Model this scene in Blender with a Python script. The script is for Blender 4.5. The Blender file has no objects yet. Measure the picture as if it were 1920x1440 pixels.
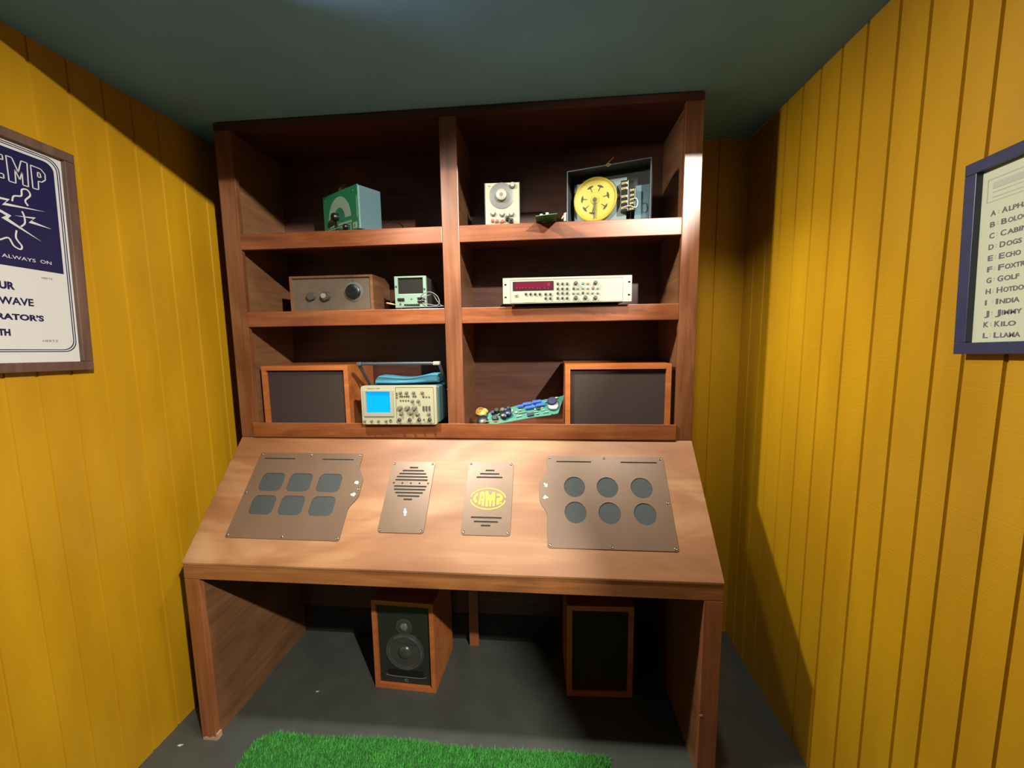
import bpy, bmesh, math, random
import numpy as np
from mathutils import Vector, Matrix

random.seed(7)
SC = bpy.context.scene
COL = SC.collection
R = math.radians

# ------------------------------------------------------------------ camera
cam_data = bpy.data.cameras.new('camera')
cam = bpy.data.objects.new('camera', cam_data)
COL.objects.link(cam)
cr = Vector((0.99615729, 0.08648222, -0.01383736))
cu_ = Vector((0.00374578, 0.11577897, 0.99326794))
cf = Vector((-0.08750209, 0.98950293, -0.11501012))
m = Matrix((cr, cu_, -cf)).transposed().to_4x4()
m.translation = Vector((1.2183, -1.47, 1.3947))
cam.matrix_world = m
cam_data.sensor_width = 36
cam_data.lens = 36 * 751.4 / 1920
cam_data.clip_start = 0.02
SC.camera = cam

# ------------------------------------------------------------------ colour management, world, lights
SC.view_settings.view_transform = 'Standard'
SC.view_settings.look = 'None'
SC.view_settings.gamma = 1
SC.view_settings.use_curve_mapping = False
SC.view_settings.exposure = 0.08

world = bpy.data.worlds.new('world')
SC.world = world
world.use_nodes = True
bg = world.node_tree.nodes['Background']
bg.inputs[0].default_value = (0.72, 0.86, 1.0, 1)
bg.inputs[1].default_value = 0.035


def spot(name, loc, target, power, size, blend, radius, col=(1, 1, 1)):
    d = bpy.data.lights.new(name, 'SPOT')
    d.energy = power
    d.spot_size = R(size)
    d.spot_blend = blend
    d.shadow_soft_size = radius
    d.color = col
    o = bpy.data.objects.new(name, d)
    COL.objects.link(o)
    o.location = loc
    o.rotation_euler = (Vector(target) - Vector(loc)).to_track_quat('-Z', 'Y').to_euler()
    return o


WARM = (1.0, 0.95, 0.85)
# three downlights in the booth ceiling just above the frame
spot('downlight_a', (0.523, -0.545, 2.175), (1.85, -0.50, 0.40), 135, 130, 0.85, 0.035, WARM)
spot('downlight_b', (1.025, -0.493, 2.175), (1.0, -0.30, 0.3), 32, 130, 0.9, 0.035, WARM)
spot('downlight_c', (1.585, -0.435, 2.175), (1.85, 0.30, 0.80), 42, 72, 0.9, 0.035, WARM)
# hall track light behind the right side of the booth opening
spot('hall_track_light', (2.30, -2.20, 2.70), (0.7, 0.0, 0.8), 520, 68, 0.6, 0.03, WARM)
# added fill: wide weak area light behind the camera
hl = bpy.data.lights.new('rear_fill_light', 'AREA')
hl.shape = 'RECTANGLE'
hl.size = 2.2
hl.size_y = 0.8
hl.energy = 0.8
hl.color = (1.0, 0.95, 0.86)
ho = bpy.data.objects.new('rear_fill_light', hl)
COL.objects.link(ho)
ho.location = (0.6, -3.0, 2.6)
ho.rotation_euler = (Vector((0.9, 0.0, 0.9)) - Vector(ho.location)).to_track_quat('-Z', 'Y').to_euler()


# ------------------------------------------------------------------ materials
ALBEDO = 0.70    # surfaces reflect this share of the colour they were matched to on screen


def lin(c, k=None):
    k = ALBEDO if k is None else k
    return tuple(k * ((v / 255) / 12.92 if v / 255 <= 0.04045 else ((v / 255 + 0.055) / 1.055) ** 2.4) for v in c) + (1,)


def mat(name, rgb, rough=0.5, metal=0.0, noise=0.0, nscale=40, bump=0.0, bscale=200, emit=None, estr=0, spec=0.5,
        coat=0.0, trans=0.0):
    mt = bpy.data.materials.new(name)
    mt.use_nodes = True
    nt = mt.node_tree
    b = nt.nodes['Principled BSDF']
    b.inputs['Base Color'].default_value = lin(rgb)
    b.inputs['Roughness'].default_value = rough
    b.inputs['Metallic'].default_value = metal
    b.inputs['Specular IOR Level'].default_value = spec
    b.inputs['Coat Weight'].default_value = coat
    b.inputs['Transmission Weight'].default_value = trans
    tc = nt.nodes.new('ShaderNodeTexCoord')
    if noise:
        n = nt.nodes.new('ShaderNodeTexNoise')
        n.inputs['Scale'].default_value = nscale
        n.inputs['Detail'].default_value = 5
        nt.links.new(tc.outputs['Object'], n.inputs['Vector'])
        r = nt.nodes.new('ShaderNodeValToRGB')
        c = lin(rgb)
        r.color_ramp.elements[0].position = 0.3
        r.color_ramp.elements[1].position = 0.7
        r.color_ramp.elements[0].color = tuple(v * (1 - noise) for v in c[:3]) + (1,)
        r.color_ramp.elements[1].color = tuple(min(1, v * (1 + noise)) for v in c[:3]) + (1,)
        nt.links.new(n.outputs['Fac'], r.inputs['Fac'])
        nt.links.new(r.outputs['Color'], b.inputs['Base Color'])
    if bump:
        n2 = nt.nodes.new('ShaderNodeTexNoise')
        n2.inputs['Scale'].default_value = bscale
        n2.inputs['Detail'].default_value = 3
        nt.links.new(tc.outputs['Object'], n2.inputs['Vector'])
        bm = nt.nodes.new('ShaderNodeBump')
        bm.inputs['Strength'].default_value = bump
        bm.inputs['Distance'].default_value = 0.002
        nt.links.new(n2.outputs['Fac'], bm.inputs['Height'])
        nt.links.new(bm.outputs['Normal'], b.inputs['Normal'])
    if emit:
        b.inputs['Emission Color'].default_value = lin(emit, 1.0)
        b.inputs['Emission Strength'].default_value = estr
    return mt


def wood(name, dark, mid, light, axis='X', rough=0.35, scale=1.0, blotch=0.5, coat=0.15):
    """stained timber: stretched grain noise mixed with broad stain blotches"""
    mt = bpy.data.materials.new(name)
    mt.use_nodes = True
    nt = mt.node_tree
    L = nt.links
    b = nt.nodes['Principled BSDF']
    tc = nt.nodes.new('ShaderNodeTexCoord')
    mp = nt.nodes.new('ShaderNodeMapping')
    s = {'X': (1.2, 22, 22), 'Y': (22, 1.2, 22), 'Z': (22, 22, 1.2)}[axis]
    mp.inputs['Scale'].default_value = tuple(v * scale for v in s)
    L.new(tc.outputs['Object'], mp.inputs['Vector'])
    n1 = nt.nodes.new('ShaderNodeTexNoise')
    n1.inputs['Scale'].default_value = 2.2
    n1.inputs['Detail'].default_value = 7
    n1.inputs['Roughness'].default_value = 0.62
    n1.inputs['Distortion'].default_value = 0.8
    L.new(mp.outputs['Vector'], n1.inputs['Vector'])
    mp2 = nt.nodes.new('ShaderNodeMapping')
    s2 = {'X': (3, 9, 9), 'Y': (9, 3, 9), 'Z': (9, 9, 3)}[axis]
    mp2.inputs['Scale'].default_value = tuple(v * scale for v in s2)
    L.new(tc.outputs['Object'], mp2.inputs['Vector'])
    n2 = nt.nodes.new('ShaderNodeTexNoise')
    n2.inputs['Scale'].default_value = 0.9
    n2.inputs['Detail'].default_value = 3
    n2.inputs['Distortion'].default_value = 1.2
    L.new(mp2.outputs['Vector'], n2.inputs['Vector'])
    mx = nt.nodes.new('ShaderNodeMix')
    mx.data_type = 'FLOAT'
    mx.inputs[0].default_value = blotch
    L.new(n1.outputs['Fac'], mx.inputs[2])
    L.new(n2.outputs['Fac'], mx.inputs[3])
    rp = nt.nodes.new('ShaderNodeValToRGB')
    e = rp.color_ramp.elements
    e[0].position = 0.3
    e[0].color = lin(dark)
    e[1].position = 0.68
    e[1].color = lin(light)
    k = e.new(0.5)
    k.color = lin(mid)
    L.new(mx.outputs[0], rp.inputs['Fac'])
    L.new(rp.outputs['Color'], b.inputs['Base Color'])
    b.inputs['Roughness'].default_value = rough
    b.inputs['Coat Weight'].default_value = coat
    b.inputs['Coat Roughness'].default_value = 0.25
    bm = nt.nodes.new('ShaderNodeBump')
    bm.inputs['Strength'].default_value = 0.15
    bm.inputs['Distance'].default_value = 0.001
    L.new(n1.outputs['Fac'], bm.inputs['Height'])
    L.new(bm.outputs['Normal'], b.inputs['Normal'])
    return mt


def painted_board(name, rgb):
    """yellow paint over rough-sawn siding: fine horizontal saw marks and slight uneven coats"""
    mt = bpy.data.materials.new(name)
    mt.use_nodes = True
    nt = mt.node_tree
    L = nt.links
    b = nt.nodes['Principled BSDF']
    tc = nt.nodes.new('ShaderNodeTexCoord')
    mp = nt.nodes.new('ShaderNodeMapping')
    mp.inputs['Scale'].default_value = (9, 9, 260)
    L.new(tc.outputs['Object'], mp.inputs['Vector'])
    n = nt.nodes.new('ShaderNodeTexNoise')
    n.inputs['Scale'].default_value = 1.0
    n.inputs['Detail'].default_value = 4
    L.new(mp.outputs['Vector'], n.inputs['Vector'])
    bm = nt.nodes.new('ShaderNodeBump')
    bm.inputs['Strength'].default_value = 0.32
    bm.inputs['Distance'].default_value = 0.0016
    L.new(n.outputs['Fac'], bm.inputs['Height'])
    L.new(bm.outputs['Normal'], b.inputs['Normal'])
    mp2 = nt.nodes.new('ShaderNodeMapping')
    mp2.inputs['Scale'].default_value = (7, 7, 1.6)
    L.new(tc.outputs['Object'], mp2.inputs['Vector'])
    n2 = nt.nodes.new('ShaderNodeTexNoise')
    n2.inputs['Scale'].default_value = 1.0
    n2.inputs['Detail'].default_value = 4
    L.new(mp2.outputs['Vector'], n2.inputs['Vector'])
    rp = nt.nodes.new('ShaderNodeValToRGB')
    c = lin(rgb)
    rp.color_ramp.elements[0].position = 0.3
    rp.color_ramp.elements[1].position = 0.7
    rp.color_ramp.elements[0].color = (c[0] * 0.86, c[1] * 0.82, c[2] * 0.8, 1)
    rp.color_ramp.elements[1].color = (min(1, c[0] * 1.08), c[1] * 1.1, c[2] * 1.1, 1)
    L.new(n2.outputs['Fac'], rp.inputs['Fac'])
    L.new(rp.outputs['Color'], b.inputs['Base Color'])
    b.inputs['Roughness'].default_value = 0.42
    return mt


M = {}
M['yellow'] = painted_board('yellow_paint', (212, 160, 22))
M['floor'] = mat('dark_floor', (76, 80, 74), 0.5, noise=0.14, nscale=9, bump=0.06, bscale=60)
M['ceiling'] = mat('haze_blue_ceiling', (128, 190, 255), 0.9, noise=0.1, nscale=3)  # blue lens-flare haze put into the colour; the ceiling itself is dark
M['shelf_x'] = wood('stained_shelf_board', (92, 48, 25), (140, 78, 42), (168, 104, 62), 'X')
M['shelf_z'] = wood('stained_upright', (86, 48, 29), (128, 77, 48), (154, 101, 67), 'Z')
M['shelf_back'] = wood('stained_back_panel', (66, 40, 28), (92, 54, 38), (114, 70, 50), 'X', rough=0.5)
M['side'] = wood('stained_side_panel', (106, 70, 44), (134, 92, 60), (156, 112, 76), 'Y', rough=0.4)
M['desk'] = wood('plywood_desk_top', (128, 78, 46), (160, 110, 70), (196, 152, 108), 'X', rough=0.52, scale=0.5, blotch=0.75, coat=0.0)
M['apron'] = wood('stained_apron', (126, 76, 42), (166, 106, 60), (192, 132, 82), 'X')
M['leg'] = wood('stained_leg', (122, 70, 42), (158, 94, 56), (178, 114, 70), 'Z')
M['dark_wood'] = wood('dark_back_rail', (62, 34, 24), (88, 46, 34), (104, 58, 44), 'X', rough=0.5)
M['gap_shade'] = mat('unlit_gap_board', (26, 26, 24), 0.7)  # black stands for the unlit gap below the back rail
M['spk_wood'] = wood('teak_speaker_case', (168, 92, 44), (198, 114, 58), (214, 134, 76), 'X', rough=0.4)
M['grille'] = mat('dark_grille_cloth', (62, 48, 42), 0.95, noise=0.2, nscale=400, bump=0.3, bscale=900)
M['grille_black'] = mat('black_grille_cloth', (44, 42, 36), 0.95, noise=0.2, nscale=400)
M['baffle'] = mat('speaker_baffle', (42, 46, 40), 0.45)
M['rubber'] = mat('cone_rubber', (64, 68, 64), 0.3, coat=1.0)
M['dome'] = mat('silver_dome', (150, 158, 152), 0.22, metal=0.6)
M['plate'] = mat('bronze_plate', (128, 104, 84), 0.42, metal=0.3, noise=0.05, nscale=12)
M['pad'] = mat('grey_foam_pad', (60, 68, 68), 0.7, noise=0.1, nscale=120, bump=0.2, bscale=300)
M['slot'] = mat('dark_slot', (52, 54, 50), 0.8)
M['steel'] = mat('steel_screw', (150, 140, 125), 0.3, metal=0.8)
M['white'] = mat('white_residue', (245, 245, 242), 0.7)
M['logo'] = mat('yellow_logo', (232, 190, 6), 0.45)
M['cream'] = mat('cream_panel', (182, 178, 146), 0.45)
M['ivory'] = mat('ivory_panel', (168, 169, 150), 0.4)
M['green'] = mat('green_panel', (40, 138, 96), 0.4)
M['slateblue'] = mat('slate_blue_case', (96, 128, 136), 0.45)
M['palegreen'] = mat('pale_green_print', (160, 190, 168), 0.5)
M['black'] = mat('black_plastic', (26, 27, 28), 0.35)
M['grey'] = mat('grey_knob', (120, 118, 108), 0.4)
M['dkgrey'] = mat('dark_grey_key', (86, 84, 76), 0.5)
M['alu'] = mat('brushed_aluminium', (140, 126, 110), 0.42, metal=0.45, noise=0.08, nscale=30)
M['chrome'] = mat('chrome', (205, 205, 205), 0.2, metal=0.9)
M['beige'] = mat('beige_clip', (204, 172, 140), 0.5)
M['brown'] = mat('brown_clip', (140, 96, 76), 0.5)
M['red'] = mat('red_jack', (150, 62, 36), 0.4)
M['lightgrey'] = mat('pale_steel_plate', (138, 152, 150), 0.45, metal=0.1)
M['frame_steel'] = mat('galvanised_rim', (108, 118, 122), 0.35, metal=0.5)
M['dial_yellow'] = mat('yellow_dial', (196, 178, 52), 0.45)
M['dial_face'] = mat('pale_yellow_face', (200, 188, 78), 0.5)
M['ink'] = mat('dark_ink', (70, 58, 40), 0.6)
M['brass'] = mat('brass_screw', (200, 186, 130), 0.35, metal=0.6)
M['mint'] = mat('mint_panel', (130, 160, 138), 0.45)
M['screen_dark'] = mat('dark_screen', (44, 42, 38), 0.25)
M['cable'] = mat('grey_cable', (128, 126, 124), 0.5)
M['cable_white'] = mat('white_wire', (222, 214, 190), 0.5)
M['display'] = mat('red_display', (96, 12, 40), 0.25, emit=(140, 10, 45), estr=0.12)
M['digits'] = mat('lit_digits', (170, 20, 60), 0.4, emit=(230, 30, 80), estr=0.25)
M['bezel_black'] = mat('display_bezel', (54, 22, 34), 0.3)
M['blue_key'] = mat('blue_key', (60, 160, 200), 0.4)
M['orange'] = mat('orange_key', (226, 170, 70), 0.4)
M['crt'] = mat('boosted_blue_filter', (0, 110, 190), 0.25, emit=(0, 178, 255), estr=0.75)  # emission added to brighten a reflective blue filter
M['teal'] = mat('teal_case', (66, 108, 116), 0.5)
M['pouch'] = mat('blue_vinyl_pouch', (84, 160, 184), 0.45, noise=0.06, nscale=15, bump=0.1, bscale=40)
M['gunmetal'] = mat('handle_grip', (84, 92, 96), 0.35, metal=0.4)
M['pcb'] = mat('green_circuit_board', (24, 124, 104), 0.4, noise=0.25, nscale=90)
M['pcb2'] = mat('dark_circuit_board', (22, 120, 72), 0.4, noise=0.15, nscale=60)
M['copper'] = mat('yellow_wire_coil', (214, 168, 78), 0.45)
M['ic_blue'] = mat('blue_chip', (38, 92, 208), 0.35)
M['navy_part'] = mat('navy_disc', (34, 36, 74), 0.35)
M['silver'] = mat('silver_disc', (150, 150, 142), 0.35, metal=0.5)
M['frame_wood'] = wood('weathered_frame', (84, 60, 50), (110, 80, 66), (136, 104, 86), 'Z', rough=0.6)
M['paper'] = mat('white_poster_paper', (236, 234, 230), 0.5)
M['navy'] = mat('navy_print', (36, 34, 82), 0.4)
M['navy_frame'] = mat('navy_frame', (58, 62, 96), 0.4, noise=0.1, nscale=60)
M['cream_paper'] = mat('cream_poster_paper', (222, 226, 196), 0.5)
M['grey_print'] = mat('grey_print', (112, 112, 122), 0.6)
M['pale_print'] = mat('pale_print', (200, 203, 184), 0.6)
M['grass'] = mat('artificial_grass', (88, 190, 80), 0.6, noise=0.25, nscale=60)
M['grass_base'] = mat('grass_backing', (36, 84, 34), 0.9)
M['dial_grey'] = mat('dial_grey', (128, 128, 122), 0.35, metal=0.2)
M['tan'] = mat('tan_wire', (190, 150, 90), 0.5)


# ------------------------------------------------------------------ mesh builder
class MB:
    def __init__(s):
        s.v = []
        s.f = []

    def add(s, vs, fs, T=None):
        o = len(s.v)
        for p in vs:
            p = Vector(p)
            if T is not None:
                p = T(p) if callable(T) else T @ p
            s.v.append(tuple(p))
        for f in fs:
            s.f.append(tuple(o + i for i in f))
        return s

    def box(s, x0, x1, y0, y1, z0, z1, T=None):
        vs = [(x, y, z) for x in (x0, x1) for y in (y0, y1) for z in (z0, z1)]
        return s.add(vs, [(0, 1, 3, 2), (4, 6, 7, 5), (0, 4, 5, 1), (2, 3, 7, 6), (0, 2, 6, 4), (1, 5, 7, 3)], T)

    def prism(s, poly, a, b, axis='x', T=None):
        """extrude a closed 2D outline; axis x: outline is (y,z); y: (x,z); z: (x,y)"""
        n = len(poly)
        def P(p, t):
            return {'x': (t, p[0], p[1]), 'y': (p[0], t, p[1]), 'z': (p[0], p[1], t)}[axis]
        vs = [P(p, a) for p in poly] + [P(p, b) for p in poly]
        fs = [tuple(range(n)), tuple(range(2 * n - 1, n - 1, -1))]
        fs += [(i, i + n, (i + 1) % n + n, (i + 1) % n) for i in range(n)]
        return s.add(vs, fs, T)

    def lathe(s, prof, n=24, c=(0, 0, 0), axis='y', T=None):
        """prof: (radius, height) pairs; axis -y means height grows towards the viewer"""
        vs = []
        for r, h in prof:
            for i in range(n):
                a = 2 * math.pi * i / n
                u, w = r * math.cos(a), r * math.sin(a)
                if axis == 'y':
                    vs.append((c[0] + u, c[1] - h, c[2] + w))
                elif axis == 'z':
                    vs.append((c[0] + u, c[1] + w, c[2] + h))
                else:
                    vs.append((c[0] + h, c[1] + u, c[2] + w))
        fs = []
        for k in range(len(prof) - 1):
            for i in range(n):
                j = (i + 1) % n
                fs.append((k * n + i, k * n + j, (k + 1) * n + j, (k + 1) * n + i))
        fs.append(tuple(range(n - 1, -1, -1)))
        fs.append(tuple((len(prof) - 1) * n + i for i in range(n)))
        return s.add(vs, fs, T)

    def tube(s, pts, r, n=8, T=None, closed=False):
        pts = [Vector(p) for p in pts]
        vs = []
        fs = []
        N = len(pts)
        up = Vector((0.13, 0.31, 0.94)).normalized()
        for k, p in enumerate(pts):
            a = pts[(k - 1) % N] if closed or k else pts[k]
            b = pts[(k + 1) % N] if closed or k < N - 1 else pts[k]
            t = (b - a).normalized()
            e1 = t.cross(up)
            if e1.length < 1e-4:
                e1 = t.cross(Vector((1, 0, 0)))
            e1.normalize()
            e2 = t.cross(e1)
            for i in range(n):
                an = 2 * math.pi * i / n
                vs.append(p + e1 * r * math.cos(an) + e2 * r * math.sin(an))
        for k in range(N if closed else N - 1):
            k2 = (k + 1) % N
            for i in range(n):
                j = (i + 1) % n
                fs.append((k * n + i, k * n + j, k2 * n + j, k2 * n + i))
        if not closed:
            fs.append(tuple(range(n - 1, -1, -1)))
            fs.append(tuple((N - 1) * n + i for i in range(n)))
        return s.add(vs, fs, T)

    def shape(s, loops, t, T=None):
        """flat shape with holes (2D loops in x,y), thickness t along +z, then mapped by T"""
        cu = bpy.data.curves.new('tmp', 'CURVE')
        cu.dimensions = '2D'
        cu.fill_mode = 'BOTH'
        cu.extrude = t / 2
        for lp in loops:
            sp = cu.splines.new('POLY')
            sp.points.add(len(lp) - 1)
            for i, p in enumerate(lp):
                sp.points[i].co = (p[0], p[1], 0, 1)
            sp.use_cyclic_u = True
        return s._from_curve(cu, t, T)

    def text(s, body, size, t, T=None, bold=0.0, spacing=1.0, align='LEFT', width=None):
        cu = bpy.data.curves.new('tmp', 'FONT')
        cu.body = body
        cu.size = size
        cu.extrude = t / 2
        cu.offset = bold
        cu.space_character = spacing
        cu.align_x = align
        cu.resolution_u = 3
        return s._from_curve(cu, t, T, width)

    def _from_curve(s, cu, t, T, width=None):
        ob = bpy.data.objects.new('tmp', cu)
        COL.objects.link(ob)
        dg = bpy.context.evaluated_depsgraph_get()
        dg.update()
        ev = ob.evaluated_get(dg)
        me = ev.to_mesh()
        vs = [Vector((p.co.x, p.co.y, p.co.z + t / 2)) for p in me.vertices]
        if width and vs:
            x1 = max(p.x for p in vs)
            x0 = min(p.x for p in vs)
            k = width / (x1 - x0)
            for p in vs:
                p.x = (p.x - x0) * k
        fs = [tuple(p.vertices) for p in me.polygons]
        ev.to_mesh_clear()
        bpy.data.objects.remove(ob)
        bpy.data.curves.remove(cu)
        return s.add(vs, fs, T)

    def build(s, name, material, parent=None, off=None, bevel=0, smooth=False, weld=True, seg=2):
        me = bpy.data.meshes.new(name)
        vs = s.v
        if off is None and parent is not None:
            off = base_of(parent)
        if off is not None:
            vs = [(a - off[0], b - off[1], c - off[2]) for a, b, c in vs]
        me.from_pydata(vs, [], s.f)
        bm = bmesh.new()
        bm.from_mesh(me)
        if weld:
            bmesh.ops.remove_doubles(bm, verts=bm.verts, dist=1e-6)
        bmesh.ops.recalc_face_normals(bm, faces=bm.faces)
        bm.to_mesh(me)
        bm.free()
        me.materials.append(material)
        if smooth:
            for p in me.polygons:
                p.use_smooth = True
            try:
                me.set_sharp_from_angle(angle=R(40))
            except Exception:
                pass
        o = bpy.data.objects.new(name, me)
        COL.objects.link(o)
        if parent is not None:
            o.parent = parent
        if bevel:
            md = o.modifiers.new('bevel', 'BEVEL')
            md.width = bevel
            md.segments = seg
            md.limit_method = 'ANGLE'
            md.angle_limit = R(35)
        return o


def base_of(o):
    """coordinates the meshes of a thing are measured from (things built in room coordinates)"""
    while o.parent is not None:
        o = o.parent
    if o.get('_room') is not None:
        return tuple(o.location)
    return (0, 0, 0)


def thing(name, label, cat, loc=(0, 0, 0), rotz=0.0, group=None, room=False):
    o = bpy.data.objects.new(name, None)
    COL.objects.link(o)
    o.empty_display_size = 0.05
    o.location = loc
    o.rotation_euler = (0, 0, rotz)
    o['label'] = label
    o['category'] = cat
    if group:
        o['group'] = group
    if room:
        o['_room'] = 1
    return o


def struct(name, mb, material, bevel=0):
    o = mb.build(name, material, bevel=bevel)
    o['kind'] = 'structure'
    return o


def repeat(proto, spots, parent):
    """copies of a small part (mesh shared) at further offsets from its own place"""
    out = []
    for dx, dy, dz in spots:
        c = proto.copy()
        COL.objects.link(c)
        c.parent = parent
        c.location = Vector(proto.location) + Vector((dx, dy, dz))
        out.append(c)
    return out


def circle(cx, cy, r, n=32, ry=None):
    ry = ry or r
    return [(cx + r * math.cos(2 * math.pi * i / n), cy + ry * math.sin(2 * math.pi * i / n)) for i in range(n)]


def rrect(x0, x1, y0, y1, r, n=6):
    out = []
    for cx, cy, a0 in ((x1 - r, y1 - r, 0), (x0 + r, y1 - r, 90), (x0 + r, y0 + r, 180), (x1 - r, y0 + r, 270)):
        for i in range(n + 1):
            a = R(a0 + 90 * i / n)
            out.append((cx + r * math.cos(a), cy + r * math.sin(a)))
    return out


def ribbon(pts, w):
    """2D outline of a polyline stroked to width w (tapering where w is a list)"""
    n = len(pts)
    ws = w if isinstance(w, (list, tuple)) else [w] * n
    Lf, Rt = [], []
    for i in range(n):
        a = Vector(pts[max(0, i - 1)])
        b = Vector(pts[min(n - 1, i + 1)])
        t = (b - a).normalized()
        nrm = Vector((-t.y, t.x)) * ws[i] / 2
        p = Vector(pts[i])
        Lf.append(tuple(p + nrm))
        Rt.append(tuple(p - nrm))
    return Lf + Rt[::-1]


def smooth_path(pts, k=6):
    """Catmull-Rom through points (2D or 3D)"""
    P = [Vector(p) for p in pts]
    P = [P[0] * 2 - P[1]] + P + [P[-1] * 2 - P[-2]]
    out = []
    for i in range(1, len(P) - 2):
        for j in range(k):
            t = j / k
            a, b, c, d = P[i - 1], P[i], P[i + 1], P[i + 2]
            out.append(0.5 * ((2 * b) + (c - a) * t + (2 * a - 5 * b + 4 * c - d) * t * t + (3 * b - a - 3 * c + d) * t ** 3))
    out.append(P[-2])
    return out


# ------------------------------------------------------------------ measured layout (metres)
W = 1.74          # width of desk and shelf unit
D = 0.308         # desk front in front of the shelf face (y = 0)
ZT, ZF, ZA = 1.014, 0.664, 0.6045
XL, XR, YB = -0.134, 2.052, 0.356
ZC = 2.19

# ------------------------------------------------------------------ room
struct('floor', MB().box(-0.9, 3.0, -3.4, YB + 0.05, -0.06, 0), M['floor'])


def grooved(ts, t0, t1, depth=0.006, w=0.009):
    """profile (t, d) of a boarded wall: flat boards with square-shouldered grooves"""
    out = [(t0, 0)]
    for t in sorted(ts):
        if t - w < t0 or t + w > t1:
            continue
        out += [(t - w / 2, 0), (t - w / 2 + 0.0015, -depth), (t + w / 2 - 0.0015, -depth), (t + w / 2, 0)]
    out.append((t1, 0))
    return out


lg = [0.268, 0.18, 0.092, -0.003, -0.091, -0.179, -0.265, -0.356, -0.444, -0.522, -0.589] + [-0.589 - 0.088 * k for k in range(1, 15)]
prof = grooved(lg, -1.9, YB + 0.02)
poly = [(XL + d * 0.65, t) for t, d in prof] + [(XL - 0.05, YB + 0.02), (XL - 0.05, -1.9)]
struct('wall_left', MB().prism(poly, 0, ZC + 0.04, 'z'), M['yellow'])
rg = [0.275, 0.19, 0.10, 0.012, -0.075, -0.163, -0.254, -0.354, -0.437, -0.526, -0.588, -0.664, -0.73, -0.815] + [-0.815 - 0.088 * k for k in range(1, 11)]
prof = grooved(rg, -1.72, YB + 0.02)
poly = [(XR - d, t) for t, d in prof] + [(XR + 0.05, YB + 0.02), (XR + 0.05, -1.72)]
struct('wall_right', MB().prism(poly, 0, 2.30, 'z'), M['yellow'])
prof = grooved([1.93, 1.84, 1.75] + [1.66 - 0.088 * k for k in range(20)], XL - 0.04, XR + 0.04)
poly = [(t, YB - d) for t, d in prof] + [(XR + 0.04, YB + 0.05), (XL - 0.04, YB + 0.05)]
struct('wall_back', MB().prism(poly, 0, ZC + 0.04, 'z'), M['yellow'])
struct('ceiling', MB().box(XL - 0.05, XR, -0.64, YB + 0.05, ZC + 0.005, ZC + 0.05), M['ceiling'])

# ------------------------------------------------------------------ console desk
desk = thing('console_desk', 'wide wooden control desk with slanted top, metal panels and square front legs', 'desk',
             (W / 2, -0.05, 0), room=True)
LS = math.hypot(D, ZT - ZF)
DV = Vector((0, -D / LS, -(ZT - ZF) / LS))
NV = Vector((0, -(ZT - ZF) / LS, D / LS))


def on_desk(h=0.0):
    """maps (x, s, h) - s measured down the slope - onto the slanted desk top"""
    def T(p):
        return Vector((p[0], 0, ZT)) + DV * p[1] + NV * (p[2] + h)
    return T


top = MB().prism([(0.30, ZT), (0, ZT), (-D - 0.002, ZF), (-D - 0.002, ZF - 0.008), (0, ZT - 0.02), (0.30, ZT - 0.02)], 0, W)
top.build('desk_top', M['desk'], desk, bevel=0.0015)
MB().box(0.0, W, -D, -D + 0.022, ZA, ZF - 0.0085).build('apron', M['apron'], desk, bevel=0.002)
for x0, x1 in ((0.0, 0.052), (W - 0.056, W)):
    MB().box(x0, x1, -D, -D + 0.022, 0, ZA - 0.0005).build('leg', M['leg'], desk, bevel=0.002)
    xa, xb = (0.012, 0.05) if x0 == 0 else (W - 0.054, W - 0.012)
    MB().prism([(-D + 0.0225, 0), (0.225, 0), (0.225, ZT - 0.022), (0.0, ZT - 0.022), (-D + 0.0225, ZF - 0.012)], xa, xb).build(
        'side_panel', M['side'], desk)
MB().box(0.0505, W - 0.0545, 0.226, 0.238, 0.0, ZT - 0.022).build('back_board', M['gap_shade'], desk)
MB().box(0.0505, W - 0.0545, 0.206, 0.2258, 0.148, 0.60).build('back_rail', M['dark_wood'], desk)
MB().box(0.861, 0.903, 0.185, 0.2058, 0.0, 0.62).build('centre_post', M['leg'], desk, bevel=0.002)
# worn paint at the foot of the left leg, chipped spot on the right one
foot = MB()
foot.shape([[(0.004, 0), (0.056, 0), (0.058, 0.020), (0.050, 0.012), (0.040, 0.014), (0.028, 0.008), (0.014, 0.012), (0.004, 0.008)]],
           0.0008, lambda p: Vector((p[0], -D - 0.0004 - p[2], p[1])))
foot.box(0.0525, 0.058, -D + 0.001, -D + 0.02, 0, 0.022)
foot.build('worn_patch', M['beige'], desk)
chip = MB().shape([circle(1.69, 0.222, 0.005, 9, 0.003)], 0.001, lambda p: Vector((p[0], -D - 0.0002 - p[2], p[1])))
chip.build('paint_chip', M['cream'], desk)


def bulge(s, c=0.2005, half=0.082):
    t = abs(s - c) / half
    if t >= 1:
        return 0.0
    t = 1 - t
    t = min(1, t * 1.45)
    return 0.027 * t * t * (3 - 2 * t)


def plate_outline(x0, x1, side):
    s0, s1, r = 0.0675, 0.384, 0.007
    pts = rrect(x0, x1, s0, s1, r, 4)
    # order from rrect: top-right corner, top-left, bottom-left, bottom-right (y up = s grows)
    a = pts[:5]
    b = pts[5:10]
    c = pts[10:15]
    d = pts[15:]
    ss = [s0 + 0.03 + (s1 - s0 - 0.06) * i / 40 for i in range(41)]
    if side > 0:
        edge = [(x1 + bulge(s), s) for s in ss]
        return a + b + c + d + edge
    edge = [(x0 - bulge(s), s) for s in ss][::-1]
    return a + b + edge + c + d


def slot_loop(xc, s, half, h=0.0050):
    return rrect(xc - half, xc + half, s - h / 2, s + h / 2, h / 2 * 0.98, 4)


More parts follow.
